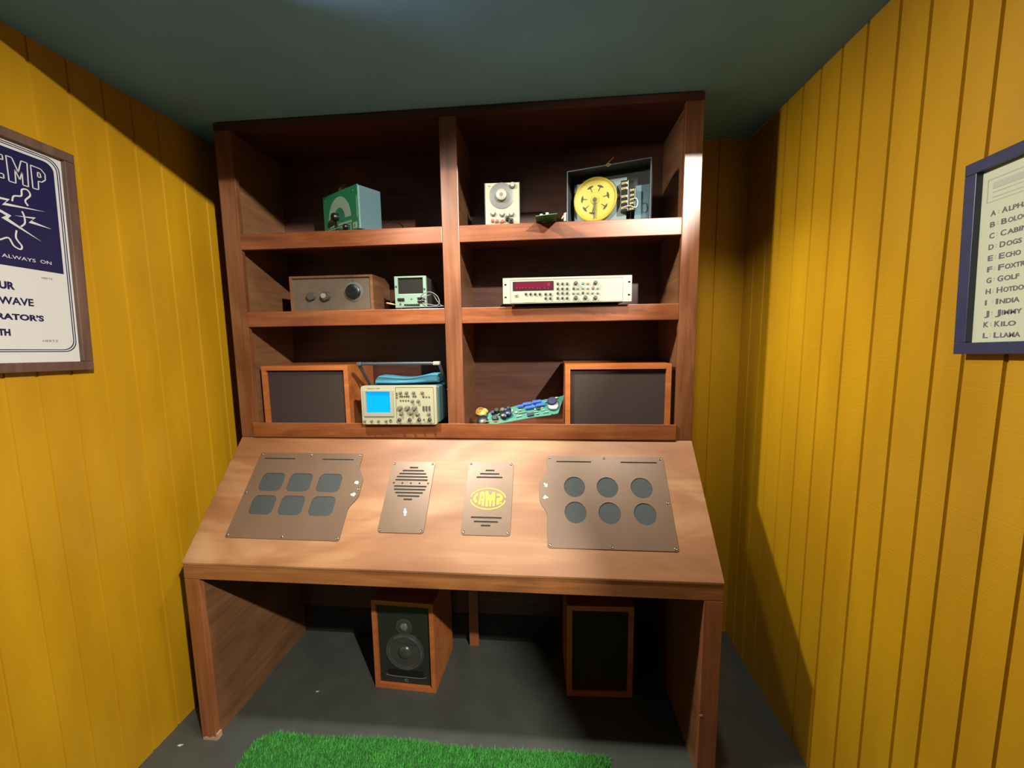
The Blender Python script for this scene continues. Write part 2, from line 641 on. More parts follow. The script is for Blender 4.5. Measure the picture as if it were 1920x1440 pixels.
def screws(parent, spots):
    for x, s in spots:
        mb = MB().lathe([(0.0042, 0), (0.0042, 0.0012), (0.003, 0.002), (0.0012, 0.0014)], 14, (0, 0, 0), 'z',
                        lambda p, x=x, s=s: on_desk(0.0042)((x + p[0], s + p[1], p[2])))
        mb.build('screw', M['steel'], parent, smooth=True)


def residue(parent, x, s, k=1.0):
    mb = MB()
    for i in range(9):
        a = random.uniform(0, 6.28)
        d = random.uniform(0, 0.0075) * k
        r = random.uniform(0.002, 0.0042) * k
        n = random.randint(5, 8)
        lp = [(x + d * math.cos(a) + r * random.uniform(0.6, 1.1) * math.cos(6.283 * j / n),
               s + d * math.sin(a) + r * random.uniform(0.6, 1.1) * math.sin(6.283 * j / n)) for j in range(n)]
        mb.shape([lp], 0.0004 + 0.00005 * i, on_desk(0.0042))
    mb.build('residue_mark', M['white'], parent)


def backing(parent, x0, x1, s0, s1):
    MB().shape([rrect(x0, x1, s0, s1, 0.004, 3)], 0.0012, on_desk(0.0002)).build('backing_sheet', M['slot'], parent)


# key panel (left)
keys = [(xc + 0.0, sc) for sc in (0.1845, 0.2695) for xc in (0.2045, 0.313, 0.4265)]
holes = [rrect(x - 0.044, x + 0.044, s - 0.0345, s + 0.0345, 0.019) for x, s in keys]
slots = [slot_loop(0.199, 0.092, 0.062), slot_loop(0.431, 0.093, 0.062)]
kp = MB().shape([plate_outline(0.114, 0.523, 1)] + holes + slots, 0.004, on_desk(0.0001)).build('key_panel', M['plate'], desk)
kp['label'] = 'bronze panel with six square pads'
for x, s in keys:
    MB().shape([rrect(x - 0.0436, x + 0.0436, s - 0.0341, s + 0.0341, 0.0188)], 0.0022, on_desk(0.0002)).build('square_pad', M['pad'], kp)
backing(kp, 0.13, 0.51, 0.085, 0.100)
screws(kp, [(0.122, 0.075), (0.515, 0.075), (0.122, 0.376), (0.515, 0.376), (0.319, 0.075), (0.319, 0.376), (0.543, 0.205), (0.122, 0.225)])
residue(kp, 0.5315, 0.181)
residue(kp, 0.528, 0.225)
# dial panel (right)
dials = [(xc, sc) for sc in (0.182, 0.270) for xc in (0.3107 + 1.0, 1.4225, 1.537)]
holes = [circle(x, s, 0.036, 40) for x, s in dials]
slots = [slot_loop(1.3115, 0.0895, 0.062), slot_loop(1.539, 0.0895, 0.063)]
dp = MB().shape([plate_outline(1.2175, 1.624, -1)] + holes + slots, 0.004, on_desk(0.0001)).build('dial_panel', M['plate'], desk)
dp['label'] = 'bronze panel with six round pads'
for x, s in dials:
    MB().shape([circle(x, s, 0.0356, 40)], 0.0012, on_desk(0.0002)).build('round_pad', M['pad'], dp)
backing(dp, 1.23, 1.61, 0.083, 0.097)
screws(dp, [(1.226, 0.075), (1.615, 0.075), (1.226, 0.376), (1.615, 0.376), (1.42, 0.075), (1.42, 0.376), (1.615, 0.232)])
residue(dp, 1.2105, 0.177)
residue(dp, 1.2105, 0.219)
# speaker panel
rows = [0.060, 0.0575, 0.0505, 0.040, 0.016]
loops = [rrect(0.647, 0.8065, 0.0975, 0.352, 0.010)]
for k, hw in enumerate(rows, 1):
    loops.append(slot_loop(0.7305, 0.18 - 0.0118 * k, hw, 0.0062))
    loops.append(slot_loop(0.7305, 0.18 + 0.0118 * k, hw, 0.0062))
for i in range(5):
    loops.append(circle(0.7305 + (i - 2) * 0.0315, 0.18, 0.0034, 10))
sp = MB().shape(loops, 0.004, on_desk(0.0001)).build('speaker_panel', M['plate'], desk)
sp['label'] = 'narrow bronze panel with oval slotted grille'
backing(sp, 0.662, 0.80, 0.112, 0.248)
screws(sp, [(0.655, 0.106), (0.798, 0.106), (0.655, 0.344), (0.798, 0.344)])
residue(sp, 0.7305, 0.284, 1.5)
# badge panel
loops = [rrect(0.9325, 1.096, 0.095, 0.352, 0.010)]
for s, hw in ((0.1274, 0.0165), (0.1405, 0.035), (0.1532, 0.047), (0.295, 0.0525), (0.3087, 0.041), (0.3213, 0.0165)):
    loops.append(slot_loop(1.0125, s, hw, 0.0058))
bp = MB().shape(loops, 0.004, on_desk(0.0001)).build('badge_panel', M['plate'], desk)
bp['label'] = 'narrow bronze panel with a yellow oval badge'
backing(bp, 0.955, 1.07, 0.12, 0.16)
backing(bp, 0.955, 1.07, 0.288, 0.328)
screws(bp, [(0.941, 0.103), (1.0875, 0.103), (0.941, 0.343), (1.0875, 0.343)])
BCX, BCS, BHW, BHH = 1.0135, 0.2305, 0.0625, 0.0385


def uv(px, py):
    u = (px - 500 + 0.09 * (py - 765)) / 302
    v = (py - 765) / 182
    return (BCX + u * BHW, BCS + v * BHH)


letters = {
    'C': [[(338, 672), (290, 690), (248, 755), (252, 792), (285, 838), (312, 842), (318, 802), (292, 772), (300, 738), (335, 716)]],
    'A': [[(335, 862), (352, 760), (365, 680), (385, 655), (405, 648), (425, 652), (440, 670), (445, 710), (440, 780), (430, 888),
           (393, 880), (400, 805), (384, 803), (370, 866)], [(386, 765), (408, 768), (420, 745), (418, 722), (398, 722)]],
    'M': [[(458, 893), (462, 750), (458, 642), (495, 636), (518, 690), (540, 715), (560, 690), (585, 645), (625, 655), (620, 770), (608, 887),
           (575, 885), (580, 795), (560, 800), (545, 890), (520, 890), (518, 795), (500, 790), (495, 893)]],
    'P': [[(640, 862), (648, 760), (656, 748), (690, 752), (712, 735), (690, 714), (645, 716), (650, 676), (700, 676), (742, 708), (752, 755),
           (730, 795), (690, 806), (678, 862)], circle(712, 832, 18, 10)],
}
badge = MB()
for k, lps in letters.items():
    badge.shape([[uv(*p) for p in lp] for lp in lps], 0.0009, on_desk(0.0041))
for a0, a1 in ((8, 172), (188, 352)):
    outer, inner = [], []
    for i in range(41):
        a = R(a0 + (a1 - a0) * i / 40)
        outer.append((BCX + BHW * math.cos(a), BCS + BHH * math.sin(a)))
        inner.append((BCX + (BHW - 0.0042) * math.cos(a), BCS + (BHH - 0.0042) * math.sin(a)))
    badge.shape([outer + inner[::-1]], 0.0009, on_desk(0.0041))
badge.build('badge', M['logo'], bp)

# ------------------------------------------------------------------ shelf unit
unit = thing('shelf_unit', 'tall stained wood shelf unit with six open bays standing on the desk back', 'shelf',
             (W / 2, 0.15, ZT), room=True)
DB = 0.29
ups = ((0.0, 0.067, 0.012, 0.055), (0.843, 0.906, 0.853, 0.897), (W - 0.060, W, W - 0.052, W - 0.012))
for i, (x0, x1, xa, xb) in enumerate(ups):
    MB().box(x0, x1, 0.0, 0.02, ZT + 0.0005, 2.165).build('upright', M['shelf_z'], unit, bevel=0.002)
    MB().box(xa, xb, 0.0202, DB, ZT + 0.0005, 2.165).build('divider_panel' if i == 1 else 'side_panel', M['side'], unit)
for (z0, z1, wz) in ((1.738, 1.796, 0), (1.449, 1.506, 0)):
    for xa, xb, xc, xd in ((0.0672, 0.8428, 0.0552, 0.8528), (0.9062, W - 0.0602, 0.8972, W - 0.0522)):
        MB().box(xa, xb, 0.0, 0.02, z0, z1).build('shelf_lip', M['shelf_x'], unit, bevel=0.002)
        MB().box(xc, xd, 0.0202, DB, z1 - 0.018, z1).build('shelf_board', M['shelf_x'], unit)
MB().box(0.056, W - 0.058, -0.008, -0.0002, ZT + 0.003, 1.0745).build('bottom_rail', M['shelf_x'], unit, bevel=0.002)
MB().box(0.0555, 0.8525, 0.0203, DB, ZT + 0.0005, 1.036).build('bottom_board', M['shelf_x'], unit)
MB().box(0.8975, W - 0.0525, 0.0203, DB, ZT + 0.0005, 1.036).build('bottom_board', M['shelf_x'], unit)
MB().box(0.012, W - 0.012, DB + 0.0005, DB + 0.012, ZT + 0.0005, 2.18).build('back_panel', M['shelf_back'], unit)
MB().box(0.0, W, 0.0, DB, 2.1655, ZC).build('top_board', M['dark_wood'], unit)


# ------------------------------------------------------------------ small helpers for instruments
def knob(mb, x, z, r, h, y=0.0, cap=0.75, n=18):
    return mb.lathe([(r, 0), (r, h * 0.7), (r * cap, h)], n, (x, y, z), 'y')


def face_plane(y=0.0):
    """2D face drawing (x, z) with thickness towards the viewer (-y)"""
    return lambda p: Vector((p[0], y - p[2], p[1]))


# ------------------------------------------------------------------ green signal generator
gen = thing('signal_generator', 'green faced signal generator box with a half ring dial, turned on the top shelf', 'test instrument',
            (0.434, 0.0625, 1.7965), R(-31.7))
gw, gh, gd = 0.236, 0.159, 0.10
MB().box(-gw / 2, gw / 2, 0.004, gd, 0.004, gh).build('case', M['slateblue'], gen, bevel=0.003)
fp = MB().box(-gw / 2 - 0.001, gw / 2 + 0.001, 0, 0.004, 0.003, gh + 0.001).build('front_panel', M['green'], gen, bevel=0.001)


def gu(u, v):
    return (-gw / 2 + u * gw, gh * (1 - v))


cx, cz = gu(0.47, 0.64)
ring = [(cx + 0.076 * math.cos(R(180 * i / 40)), cz + 0.083 * math.sin(R(180 * i / 40))) for i in range(41)] + \
       [(cx + 0.038 * math.cos(R(180 - 180 * i / 40)), cz + 0.042 * math.sin(R(180 - 180 * i / 40))) for i in range(41)]
pr = MB()
pr.shape([ring], 0.0006, face_plane(-0.0001))
pr.shape([[gu(0.17, 0.735), gu(0.80, 0.735), gu(0.80, 0.785), gu(0.17, 0.785)]], 0.0006, face_plane(-0.0001))
for u0, u1 in ((0.13, 0.33), (0.36, 0.53), (0.57, 0.78)):
    a, b = gu(u0, 0.81), gu(u1, 0.985)
    pr.shape([[(a[0], a[1]), (b[0], a[1]), (b[0], b[1]), (a[0], b[1])],
              [(a[0] + 0.003, a[1] - 0.003), (b[0] - 0.003, a[1] - 0.003), (b[0] - 0.003, b[1] + 0.003), (a[0] + 0.003, b[1] + 0.003)]], 0.0006,
             face_plane(-0.0001))
a, b = gu(0.84, 0.81), gu(0.95, 0.95)
pr.shape([[(a[0], a[1]), (b[0], a[1]), (b[0], b[1]), (a[0], b[1])]], 0.0006, face_plane(-0.0001))
for z0, z1 in ((0.045, 0.12),):
    pr.box(gw / 2 - 0.009, gw / 2 - 0.0065, -0.0006, 0, z0, z1)
pr.build('scale_print', M['palegreen'], fp)
kx, kz = gu(0.40, 0.58)
kb = MB()
knob(kb, kx, kz, 0.016, 0.02)
kb.box(kx - 0.006, kx + 0.006, -0.006, 0, kz - 0.03, kz)
kb.build('tuning_knob', M['black'], gen, smooth=True)
for u, v, r in ((0.67, 0.87, 0.011), (0.23, 0.92, 0.010), (0.445, 0.92, 0.010)):
    x, z = gu(u, v)
    kb = MB()
    knob(kb, x, z, r, 0.014)
    kb.build('knob', M['black'], gen, smooth=True)
x, z = gu(0.895, 0.88)
MB().text('S', 0.014, 0.0006, lambda p: Vector((x - 0.004 + p[0], -0.0009 - p[2], z - 0.005 + p[1]))).build('panel_mark', M['ink'], fp)
for u, v in ((0.86, 0.10), (0.06, 0.10)):
    x, z = gu(u, v)
    kb = MB()
    knob(kb, x, z, 0.003, 0.002)
    kb.build('screw', M['chrome'], gen, smooth=True)
cl = MB().box(-0.055, -0.020, 0.02, 0.045, gh + 0.0005, gh + 0.012).box(-0.040, -0.024, 0.022, 0.043, gh + 0.012, gh + 0.027)
cl.build('terminal_clip', M['beige'], gen, bevel=0.002)
MB().lathe([(0.011, 0), (0.011, 0.012)], 14, (-0.022, 0.033, gh + 0.026), 'x').build('clip_cap', M['brown'], gen, smooth=True)
pc = smooth_path([(0.10, gd, 0.03), (0.125, gd + 0.04, 0.05), (0.155, gd + 0.06, 0.045), (0.175, gd + 0.055, 0.02), (0.19, gd + 0.02, 0.004), (0.17, gd - 0.0, 0.004)])
MB().tube(pc, 0.0028).build('power_cord', M['black'], gen, smooth=True)

# ------------------------------------------------------------------ small test oscillator
osc = thing('test_oscillator', 'small upright grey test set with a round white dial knob, on the top shelf', 'test instrument', (1.0575, 0.05, 1.7965), R(2))
ow, oh = 0.124, 0.157
MB().box(-ow / 2 + 0.002, ow / 2 - 0.001, 0.005, 0.14, 0.001, oh - 0.003).build('case', M['black'], osc, bevel=0.003)
MB().box(-ow / 2, ow / 2, 0, 0.005, 0.0, oh).build('front_panel', M['cream'], osc, bevel=0.0015)
for xe in (ow / 2 + 0.001, -ow / 2 - 0.001):
    MB().box(xe - 0.001, xe + 0.001, -0.001, 0.006, 0.0, oh).build('edge_trim', M['frame_steel'], osc)


def ou(X, Y):
    return (-ow / 2 + (X - 160) / 310 * ow, oh - (Y - 335 + (X - 160) * 0.09 - 14) / 372 * oh * 0.93)


x, z = ou(310, 452)
MB().lathe([(0.046, 0), (0.046, 0.0015), (0.044, 0.002)], 40, (x, 0, z), 'y').build('dial_disc', M['dial_grey'], osc, smooth=True)
kb = MB().lathe([(0.020, 0.002), (0.019, 0.016), (0.016, 0.018)], 28, (x, 0, z), 'y')
dk = kb.build('dial_knob', M['ivory'], osc, smooth=True)
MB().lathe([(0.006, 0.018), (0.006, 0.0195)], 16, (x, 0, z), 'y').build('knob_cap', M['brown'], dk, smooth=True)
for X, Y, r, mt in ((410, 352, 0.0085, 'ivory'), (230, 612, 0.0075, 'ivory'), (313, 612, 0.0075, 'ivory'), (398, 606, 0.0075, 'ivory')):
    x, z = ou(X, Y)
    b1 = MB().lathe([(r * 1.25, 0), (r * 1.15, 0.008)], 16, (x, 0, z - 0.002), 'y').build('knob', M['dkgrey'], osc, smooth=True)
    MB().lathe([(r, 0.008), (r * 0.9, 0.0105)], 16, (x, 0, z), 'y').build('knob_cap', M[mt], b1, smooth=True)
for X in (225, 270, 315):
    x, z = ou(X, 682)
    MB().lathe([(0.006, 0), (0.006, 0.009), (0.0025, 0.0095)], 14, (x, 0, z), 'y').build('red_jack', M['red'], osc, smooth=True)
for X, Y in ((362, 655), (395, 676)):
    x, z = ou(X, Y)
    MB().box(x - 0.008, x + 0.008, -0.016, 0, z - 0.007, z + 0.007).lathe([(0.004, 0.01), (0.003, 0.024)], 10, (x, 0, z), 'y').build(
        'black_plug', M['black'], osc, bevel=0.002)
x, z = ou(200, 370)
MB().lathe([(0.004, 0), (0.003, 0.003)], 12, (x, 0, z), 'y').build('screw', M['chrome'], osc, smooth=True)

# ------------------------------------------------------------------ dial timer in an open steel box
tim = thing('dial_timer', 'yellow dial time switch in an open steel box, right end of the top shelf', 'timer', (1.436, 0.062, 1.7965), R(-17))
tw, th, td = 0.297, 0.206, 0.07
bx = MB()
tk = 0.0035
bx.box(-tw / 2, tw / 2, 0, td, th - tk, th).box(-tw / 2, tw / 2, 0, td, 0, tk)
bx.box(-tw / 2, -tw / 2 + tk, 0, td, tk, th - tk).box(tw / 2 - tk, tw / 2, 0, td, tk, th - tk)
bx.build('steel_box', M['frame_steel'], tim)
MB().box(-tw / 2 + tk, tw / 2 - tk, td - 0.003, td, tk, th - tk).build('box_back', M['slot'], tim)


def tu(X, Y):
    x = -tw / 2 + (X - 240) / 1480 * tw
    tp = 430 - (X - 240) * 0.175
    bt = 1290 - (X - 240) * 0.055
    return x, 0.014 + (th - 0.014) * (1 - (Y - tp) / (bt - tp))


x0, zt_ = tu(335, 575)
x1, _ = tu(1290, 400)
MB().box(x0, x1, 0.040, 0.043, tk, 0.168).build('mounting_plate', M['lightgrey'], tim, bevel=0.001)
x2, _ = tu(1430, 600)
x3, _ = tu(1685, 600)
MB().box(x2, x3, 0.046, 0.049, tk, 0.135).build('side_plate', M['slateblue'], tim, bevel=0.001)
dx, dz = tu(737, 848)
dy = 0.036
rd = 0.079
dial = MB().lathe([(rd * 0.98, 0), (rd, 0.004), (rd, 0.012), (rd * 0.96, 0.014), (rd * 0.9, 0.010), (rd * 0.86, 0.0085), (0.02, 0.0085)],
                  56, (dx, dy, dz), 'y').build('dial', M['dial_yellow'], tim, smooth=True)
df = MB().lathe([(rd * 0.84, 0.0086), (rd * 0.84, 0.0092), (rd * 0.83, 0.0094)], 56, (dx, dy, dz), 'y').build('dial_face', M['dial_face'], dial, smooth=True)
rings = MB()
for r0, r1 in ((0.026, 0.0275), (0.036, 0.0368)):
    rings.shape([circle(0, 0, r1, 48), circle(0, 0, r0, 48)], 0.0004, lambda p: Vector((dx + p[0], dy - 0.0095 - p[2], dz + p[1])))
for i in range(24):
    a = 2 * math.pi * i / 24
    rings.shape([ribbon([(0.055 * math.cos(a), 0.055 * math.sin(a)), (0.061 * math.cos(a), 0.061 * math.sin(a))], 0.0012)], 0.0003,
                lambda p: Vector((dx + p[0], dy - 0.0095 - p[2], dz + p[1])))
rings.build('dial_ring', M['dial_yellow'], dial)
marks = MB()
for a in (112, 66, 12, -38, -102, -142, 172):
    ca, sa = math.cos(R(a)), math.sin(R(a))
    def RT(p, ca=ca, sa=sa):
        u, v = 0.0445 + (p[0] - 0.043) * 1.35, p[1] * 1.5
        return Vector((dx + u * ca - v * sa, dy - 0.0095 - p[2], dz + u * sa + v * ca))
    marks.shape([[(0.045, -0.009), (0.043, -0.003), (0.0425, -0.0012), (0.032, -0.0008), (0.032, 0.0008), (0.0425, 0.0012), (0.043, 0.003),
                  (0.045, 0.009), (0.0475, 0.006), (0.049, 0), (0.0475, -0.006)]], 0.0004, RT)
marks.build('arrow_mark', M['ink'], dial)
hub = MB().lathe([(0.017, 0.0094), (0.015, 0.012), (0.012, 0.012)], 28, (dx, dy, dz), 'y').build('hub', M['dial_yellow'], dial, smooth=True)
nd = MB().lathe([(0.0065, 0.012), (0.0065, 0.017), (0.005, 0.018)], 18, (dx, dy, dz), 'y')
nd.shape([[(-0.003, 0.002), (0.004, 0.002), (0.0022, -0.066), (0.0, -0.071), (-0.0015, -0.066)]], 0.001, lambda p: Vector((dx + p[0], dy - 0.0155 - p[2], dz + p[1])))
nd.build('pointer', M['dkgrey'], tim)
for (Xa, Xb, Ya, Yb, ys) in ((1195, 1335, 545, 1080, (590, 680, 820, 915, 1020)), (1340, 1452, 685, 1070, (715, 805, 880, 945, 1045))):
    xa, za = tu(Xa, Ya)
    xb, zb = tu(Xb, Yb)
    blk = MB().box(xa, xb, 0.018, 0.040, zb, za).build('terminal_block', M['black'], tim, bevel=0.002)
    for Y in ys:
        xm, zm = tu((Xa + Xb) / 2, Y)
        MB().box(xm - 0.010 if Xa < 1300 else xm - 0.006, xm + 0.010 if Xa < 1300 else xm + 0.006, 0.0165, 0.0179, zm - 0.0045, zm + 0.0045).lathe(
            [(0.0042, 0.0), (0.0036, 0.0025)], 12, (xm + 0.003, 0.0165, zm), 'y').build('terminal_screw', M['brass'], blk, bevel=0.001)
p = [tu(1395, 885), tu(1460, 865), tu(1497, 920), tu(1490, 1000), tu(1455, 1030), tu(1370, 1000), tu(1290, 1005), tu(1262, 1020)]
MB().tube(smooth_path([(a, 0.012, b) for a, b in p]), 0.0016).build('jumper_wire', M['cable_white'], tim, smooth=True)
wp = [(-0.010, 0.004, th + 0.001), (0.002, -0.004, th - 0.008), (0.012, -0.004, th - 0.004), (0.004, 0.006, th + 0.004), (-0.008, 0.012, th + 0.004),
      (0.006, 0.012, th + 0.015), (0.018, 0.014, th + 0.026)]
MB().tube(smooth_path(wp), 0.0009).build('tie_wire', M['tan'], tim, smooth=True)
gear = MB().lathe([(0.010, 0), (0.010, 0.006), (0.004, 0.010)], 16, (tu(1155, 780)[0], 0.040, tu(1155, 780)[1]), 'y')
gear.build('gear', M['steel'], tim, smooth=True)
# white spade connector hanging off the left side of the box
cn = smooth_path([(-tw / 2 - 0.001, 0.012, 0.060), (-tw / 2 - 0.008, 0.010, 0.062), (-tw / 2 - 0.014, 0.006, 0.052), (-tw / 2 - 0.020, 0.002, 0.040)])
MB().tube(cn, 0.0022).build('connector_lead', M['cable_white'], tim, smooth=True)
MB().box(-tw / 2 - 0.013, -tw / 2 - 0.003, 0.001, 0.009, 0.030, 0.060).build('connector', M['ivory'], tim, bevel=0.002)

# ------------------------------------------------------------------ small circuit board overhanging the top shelf
sb = thing('circuit_board', 'small green circuit board overhanging the front edge of the top shelf', 'circuit board', (1.214, -0.04, 1.7962), R(-4))
bo = [(-0.036, 0.047), (0.036, 0.038), (0.043, -0.046), (-0.030, -0.033)]
MB().prism(bo, 0.0008, 0.0026, 'z').build('board', M['pcb2'], sb)
for x, y, h in ((-0.012, -0.022, 0.011), (0.008, -0.026, 0.013)):
    MB().box(x - 0.005, x + 0.005, y, y + 0.01, 0.0027, h).build('socket', M['ivory'], sb, bevel=0.001)
MB().box(0.02, 0.035, 0.0, 0.02, 0.0027, 0.008).build('chip', M['black'], sb, bevel=0.001)

# ------------------------------------------------------------------ radio receiver, middle shelf left
rad = thing('radio_receiver', 'low wooden cased receiver with a brushed metal front, middle shelf left bay', 'radio', (0.365, 0.085, 1.5065), 0)
rw, rh = 0.345, 0.142
case = MB()
case.box(-rw / 2, rw / 2, 0, 0.17, 0, 0.010).box(-rw / 2, rw / 2, 0, 0.17, rh - 0.008, rh)
case.box(-rw / 2, -rw / 2 + 0.010, 0, 0.17, 0.010, rh - 0.008).box(rw / 2 - 0.012, rw / 2, 0, 0.17, 0.010, rh - 0.008)
case.build('wooden_case', M['side'], rad)
MB().box(-rw / 2 + 0.010, rw / 2 - 0.012, 0.008, 0.012, 0.010, rh - 0.008).build('front_panel', M['alu'], rad)


def ru(X, Y):
    return (-rw / 2 + 0.010 + (X - 165) / 820 * (rw - 0.022), 0.010 + (490 - Y) / 310 * 0.122)


x, z = ru(805, 318)
sc_ = MB().lathe([(0.038, 0), (0.038, 0.0015), (0.036, 0.002)], 36, (x, 0.008, z), 'y').build('dial_scale', M['silver'], rad, smooth=True)
MB().lathe([(0.029, 0.002), (0.028, 0.014), (0.024, 0.017), (0.01, 0.0175)], 32, (x, 0.008, z), 'y').build('tuning_knob', M['black'], rad, smooth=True)
x, z = ru(515, 355)
kb = MB().lathe([(0.019, 0), (0.017, 0.016)], 22, (x, 0.008, z), 'y').build('knob', M['dkgrey'], rad, smooth=True)
MB().lathe([(0.010, 0.016), (0.010, 0.020)], 16, (x - 0.004, 0.008, z), 'y').build('knob_cap', M['ivory'], kb, smooth=True)
x, z = ru(360, 355)
MB().lathe([(0.017, 0), (0.015, 0.015)], 22, (x, 0.008, z), 'y').build('knob', M['dkgrey'], rad, smooth=True)
x, z = ru(805, 208)
MB().lathe([(0.004, 0), (0.003, 0.002)], 12, (x, 0.008, z), 'y').build('indicator', M['dkgrey'], rad, smooth=True)

# ------------------------------------------------------------------ pale green portable test set, middle shelf left
pt = thing('portable_test_set', 'small mint green test set with a dark screen and probe lead, middle shelf', 'test instrument', (0.70, 0.05, 1.5065), 0)
pw, ph = 0.124, 0.126
MB().box(-pw / 2 + 0.002, pw / 2 - 0.002, 0.012, 0.16, 0.004, ph - 0.002).build('case', M['slot'], pt, bevel=0.003)


def pu(X, Y):
    return (-pw / 2 + (X - 1245) / 335 * pw, ph - (Y - 170) / 318 * (ph - 0.006))


a, b = pu(1281, 187), pu(1545, 345)
fr = MB().shape([[(-pw / 2, 0.008), (pw / 2, 0.008), (pw / 2, ph), (-pw / 2, ph)], [(a[0], a[1]), (b[0], a[1]), (b[0], b[1]), (a[0], b[1])]], 0.011, face_plane(0.0115))
fr.build('front_panel', M['mint'], pt, bevel=0.001)
MB().box(a[0], b[0], 0.007, 0.0115, b[1], a[1]).build('screen', M['screen_dark'], pt)
for X, Y, w, h in ((1310, 400, 0.026, 0.010), (1522, 392, 0.026, 0.009), (1522, 424, 0.026, 0.009)):
    x, z = pu(X, Y)
    MB().box(x - w / 2, x + w / 2, -0.005, 0.0003, z - h / 2, z + h / 2).build('socket', M['black'], pt, bevel=0.001)
x, z = pu(1420, 400)
MB().shape([[(x - 0.006, z - 0.002), (x + 0.006, z - 0.002), (x, z + 0.005)]], 0.0005, face_plane(0.0004)).build('panel_mark', M['dkgrey'], pt)
for k in range(7):
    x, z = pu(1352 + 24 * k, 457)
    MB().box(x - 0.0032, x + 0.0032, -0.004, 0.0003, z - 0.003, z + 0.003).build('button', M['black'], pt)
for X in (1262, 1298, 1560):
    x, z = pu(X, 470)
    MB().box(x - 0.006, x + 0.006, 0.002, 0.014, 0, 0.0078).build('foot', M['black'], pt)
for X, Y in ((1262, 270), (1558, 300), (1300, 445)):
    x, z = pu(X, Y)
    MB().lathe([(0.004, 0), (0.003, 0.004)], 12, (x, 0.0003, z), 'y').build('knob', M['dkgrey'], pt, smooth=True)
c1 = [pu(1515, 392), pu(1560, 355), pu(1640, 340), pu(1705, 380), pu(1728, 440), pu(1700, 470), pu(1630, 462), pu(1540, 440)]
ys = [-0.006, -0.018, -0.022, -0.02, -0.02, -0.02, -0.02, -0.006]
MB().tube(smooth_path([(a[0], y, max(0.002, a[1])) for a, y in zip(c1, ys)]), 0.0017).build('probe_lead', M['cable'], pt, smooth=True)
c2 = [pu(1522, 424), pu(1560, 395), pu(1650, 360), pu(1700, 425), pu(1740, 470), pu(1765, 478), pu(1640, 482), pu(1450, 480), pu(1300, 468), pu(1260, 455)]
ys = [-0.006, -0.014, -0.014, -0.014, -0.016, -0.018, -0.022, -0.024, -0.024, -0.02]
MB().tube(smooth_path([(a[0], y, max(0.002, a[1])) for a, y in zip(c2, ys)]), 0.0015).build('probe_lead', M['cable'], pt, smooth=True)
MB().lathe([(0.0016, 0), (0.0032, 0.006), (0.0032, 0.026), (0.0012, 0.034)], 12, (0, 0, 0), 'x',
           Matrix.Translation((pu(1175, 435)[0], -0.022, pu(1175, 437)[1])) @ Matrix.Rotation(R(12), 4, 'Y')).build('probe_tip', M['tan'], pt, smooth=True)

# ------------------------------------------------------------------ rack counter, middle shelf right
rk = thing('rack_counter', 'wide ivory rack instrument with red digit window and many keys, middle shelf right', 'test instrument', (1.287, -0.03, 1.5065), R(0.6))
kw, kh, kz0 = 0.447, 0.089, 0.0075
MB().box(-kw / 2 + 0.026, kw / 2 - 0.026, 0.006, 0.26, 0.006, kz0 + kh - 0.006).build('case', M['black'], rk, bevel=0.002)
for x in (-0.17, 0.17):
    for y in (0.03, 0.20):
        MB().box(x - 0.014, x + 0.014, y, y + 0.03, 0, 0.0058).build('foot', M['black'], rk)
hl_ = [rrect(sx * (kw / 2 - 0.009) - 0.0042, sx * (kw / 2 - 0.009) + 0.0042, kz0 + kh * v - 0.003, kz0 + kh * v + 0.003, 0.0028, 4) for sx in (-1, 1) for v in (0.25, 0.74)]
MB().shape([rrect(-kw / 2, kw / 2, kz0, kz0 + kh, 0.001, 2)] + hl_, 0.005, face_plane(0.0055)).build('front_panel', M['ivory'], rk)
for sx in (-1, 1):
    MB().box(sx * (kw / 2 - 0.009) - 0.006, sx * (kw / 2 - 0.009) + 0.006, 0.0056, 0.007, kz0 + 0.01, kz0 + kh - 0.01).build('ear_backing', M['slot'], rk)


def ku(X, Y):
    tp = 190 - (X - 237) * 35 / 1375
    return (-kw / 2 + (X - 237) / 1375 * kw, kz0 + kh * (1 - (Y - tp) / 254))


x0 = ku(318, 200)[0]
x1 = ku(1520, 200)[0]
gr_ = MB().shape([[(x0, kz0 + 0.002), (x1, kz0 + 0.002), (x1, kz0 + kh - 0.006), (x0, kz0 + kh - 0.006)],
                  [(x0 + 0.0012, kz0 + 0.0032), (x1 - 0.0012, kz0 + 0.0032), (x1 - 0.0012, kz0 + kh - 0.0078), (x0 + 0.0012, kz0 + kh - 0.0078)]], 0.0005, face_plane(0.0004))
gr_.build('panel_line', M['alu'], rk)
a, b = ku(345, 226), ku(785, 303)
disp = MB().box(a[0], b[0], -0.0015, 0.0005, b[1], a[1]).build('display', M['bezel_black'], rk)
MB().box(a[0] + 0.010, b[0] - 0.006, -0.0019, -0.0016, b[1] + 0.009, a[1] - 0.004).build('window', M['display'], disp)
dg_ = MB()
for k in range(1):
    x, z = ku(735, 248)
    dg_.text('0', 0.013, 0.0003, lambda p: Vector((x - 0.004 + p[0], -0.0021 - p[2], z - 0.005 + p[1])))
for X in (390, 425, 452, 486, 530, 560, 610, 640, 690, 725):
    x, z = ku(X, 285)
    dg_.box(x - 0.0018, x + 0.0018, -0.0021, -0.0016, z - 0.0012, z + 0.0006)
dg_.build('digit', M['digits'], disp)
b0 = None


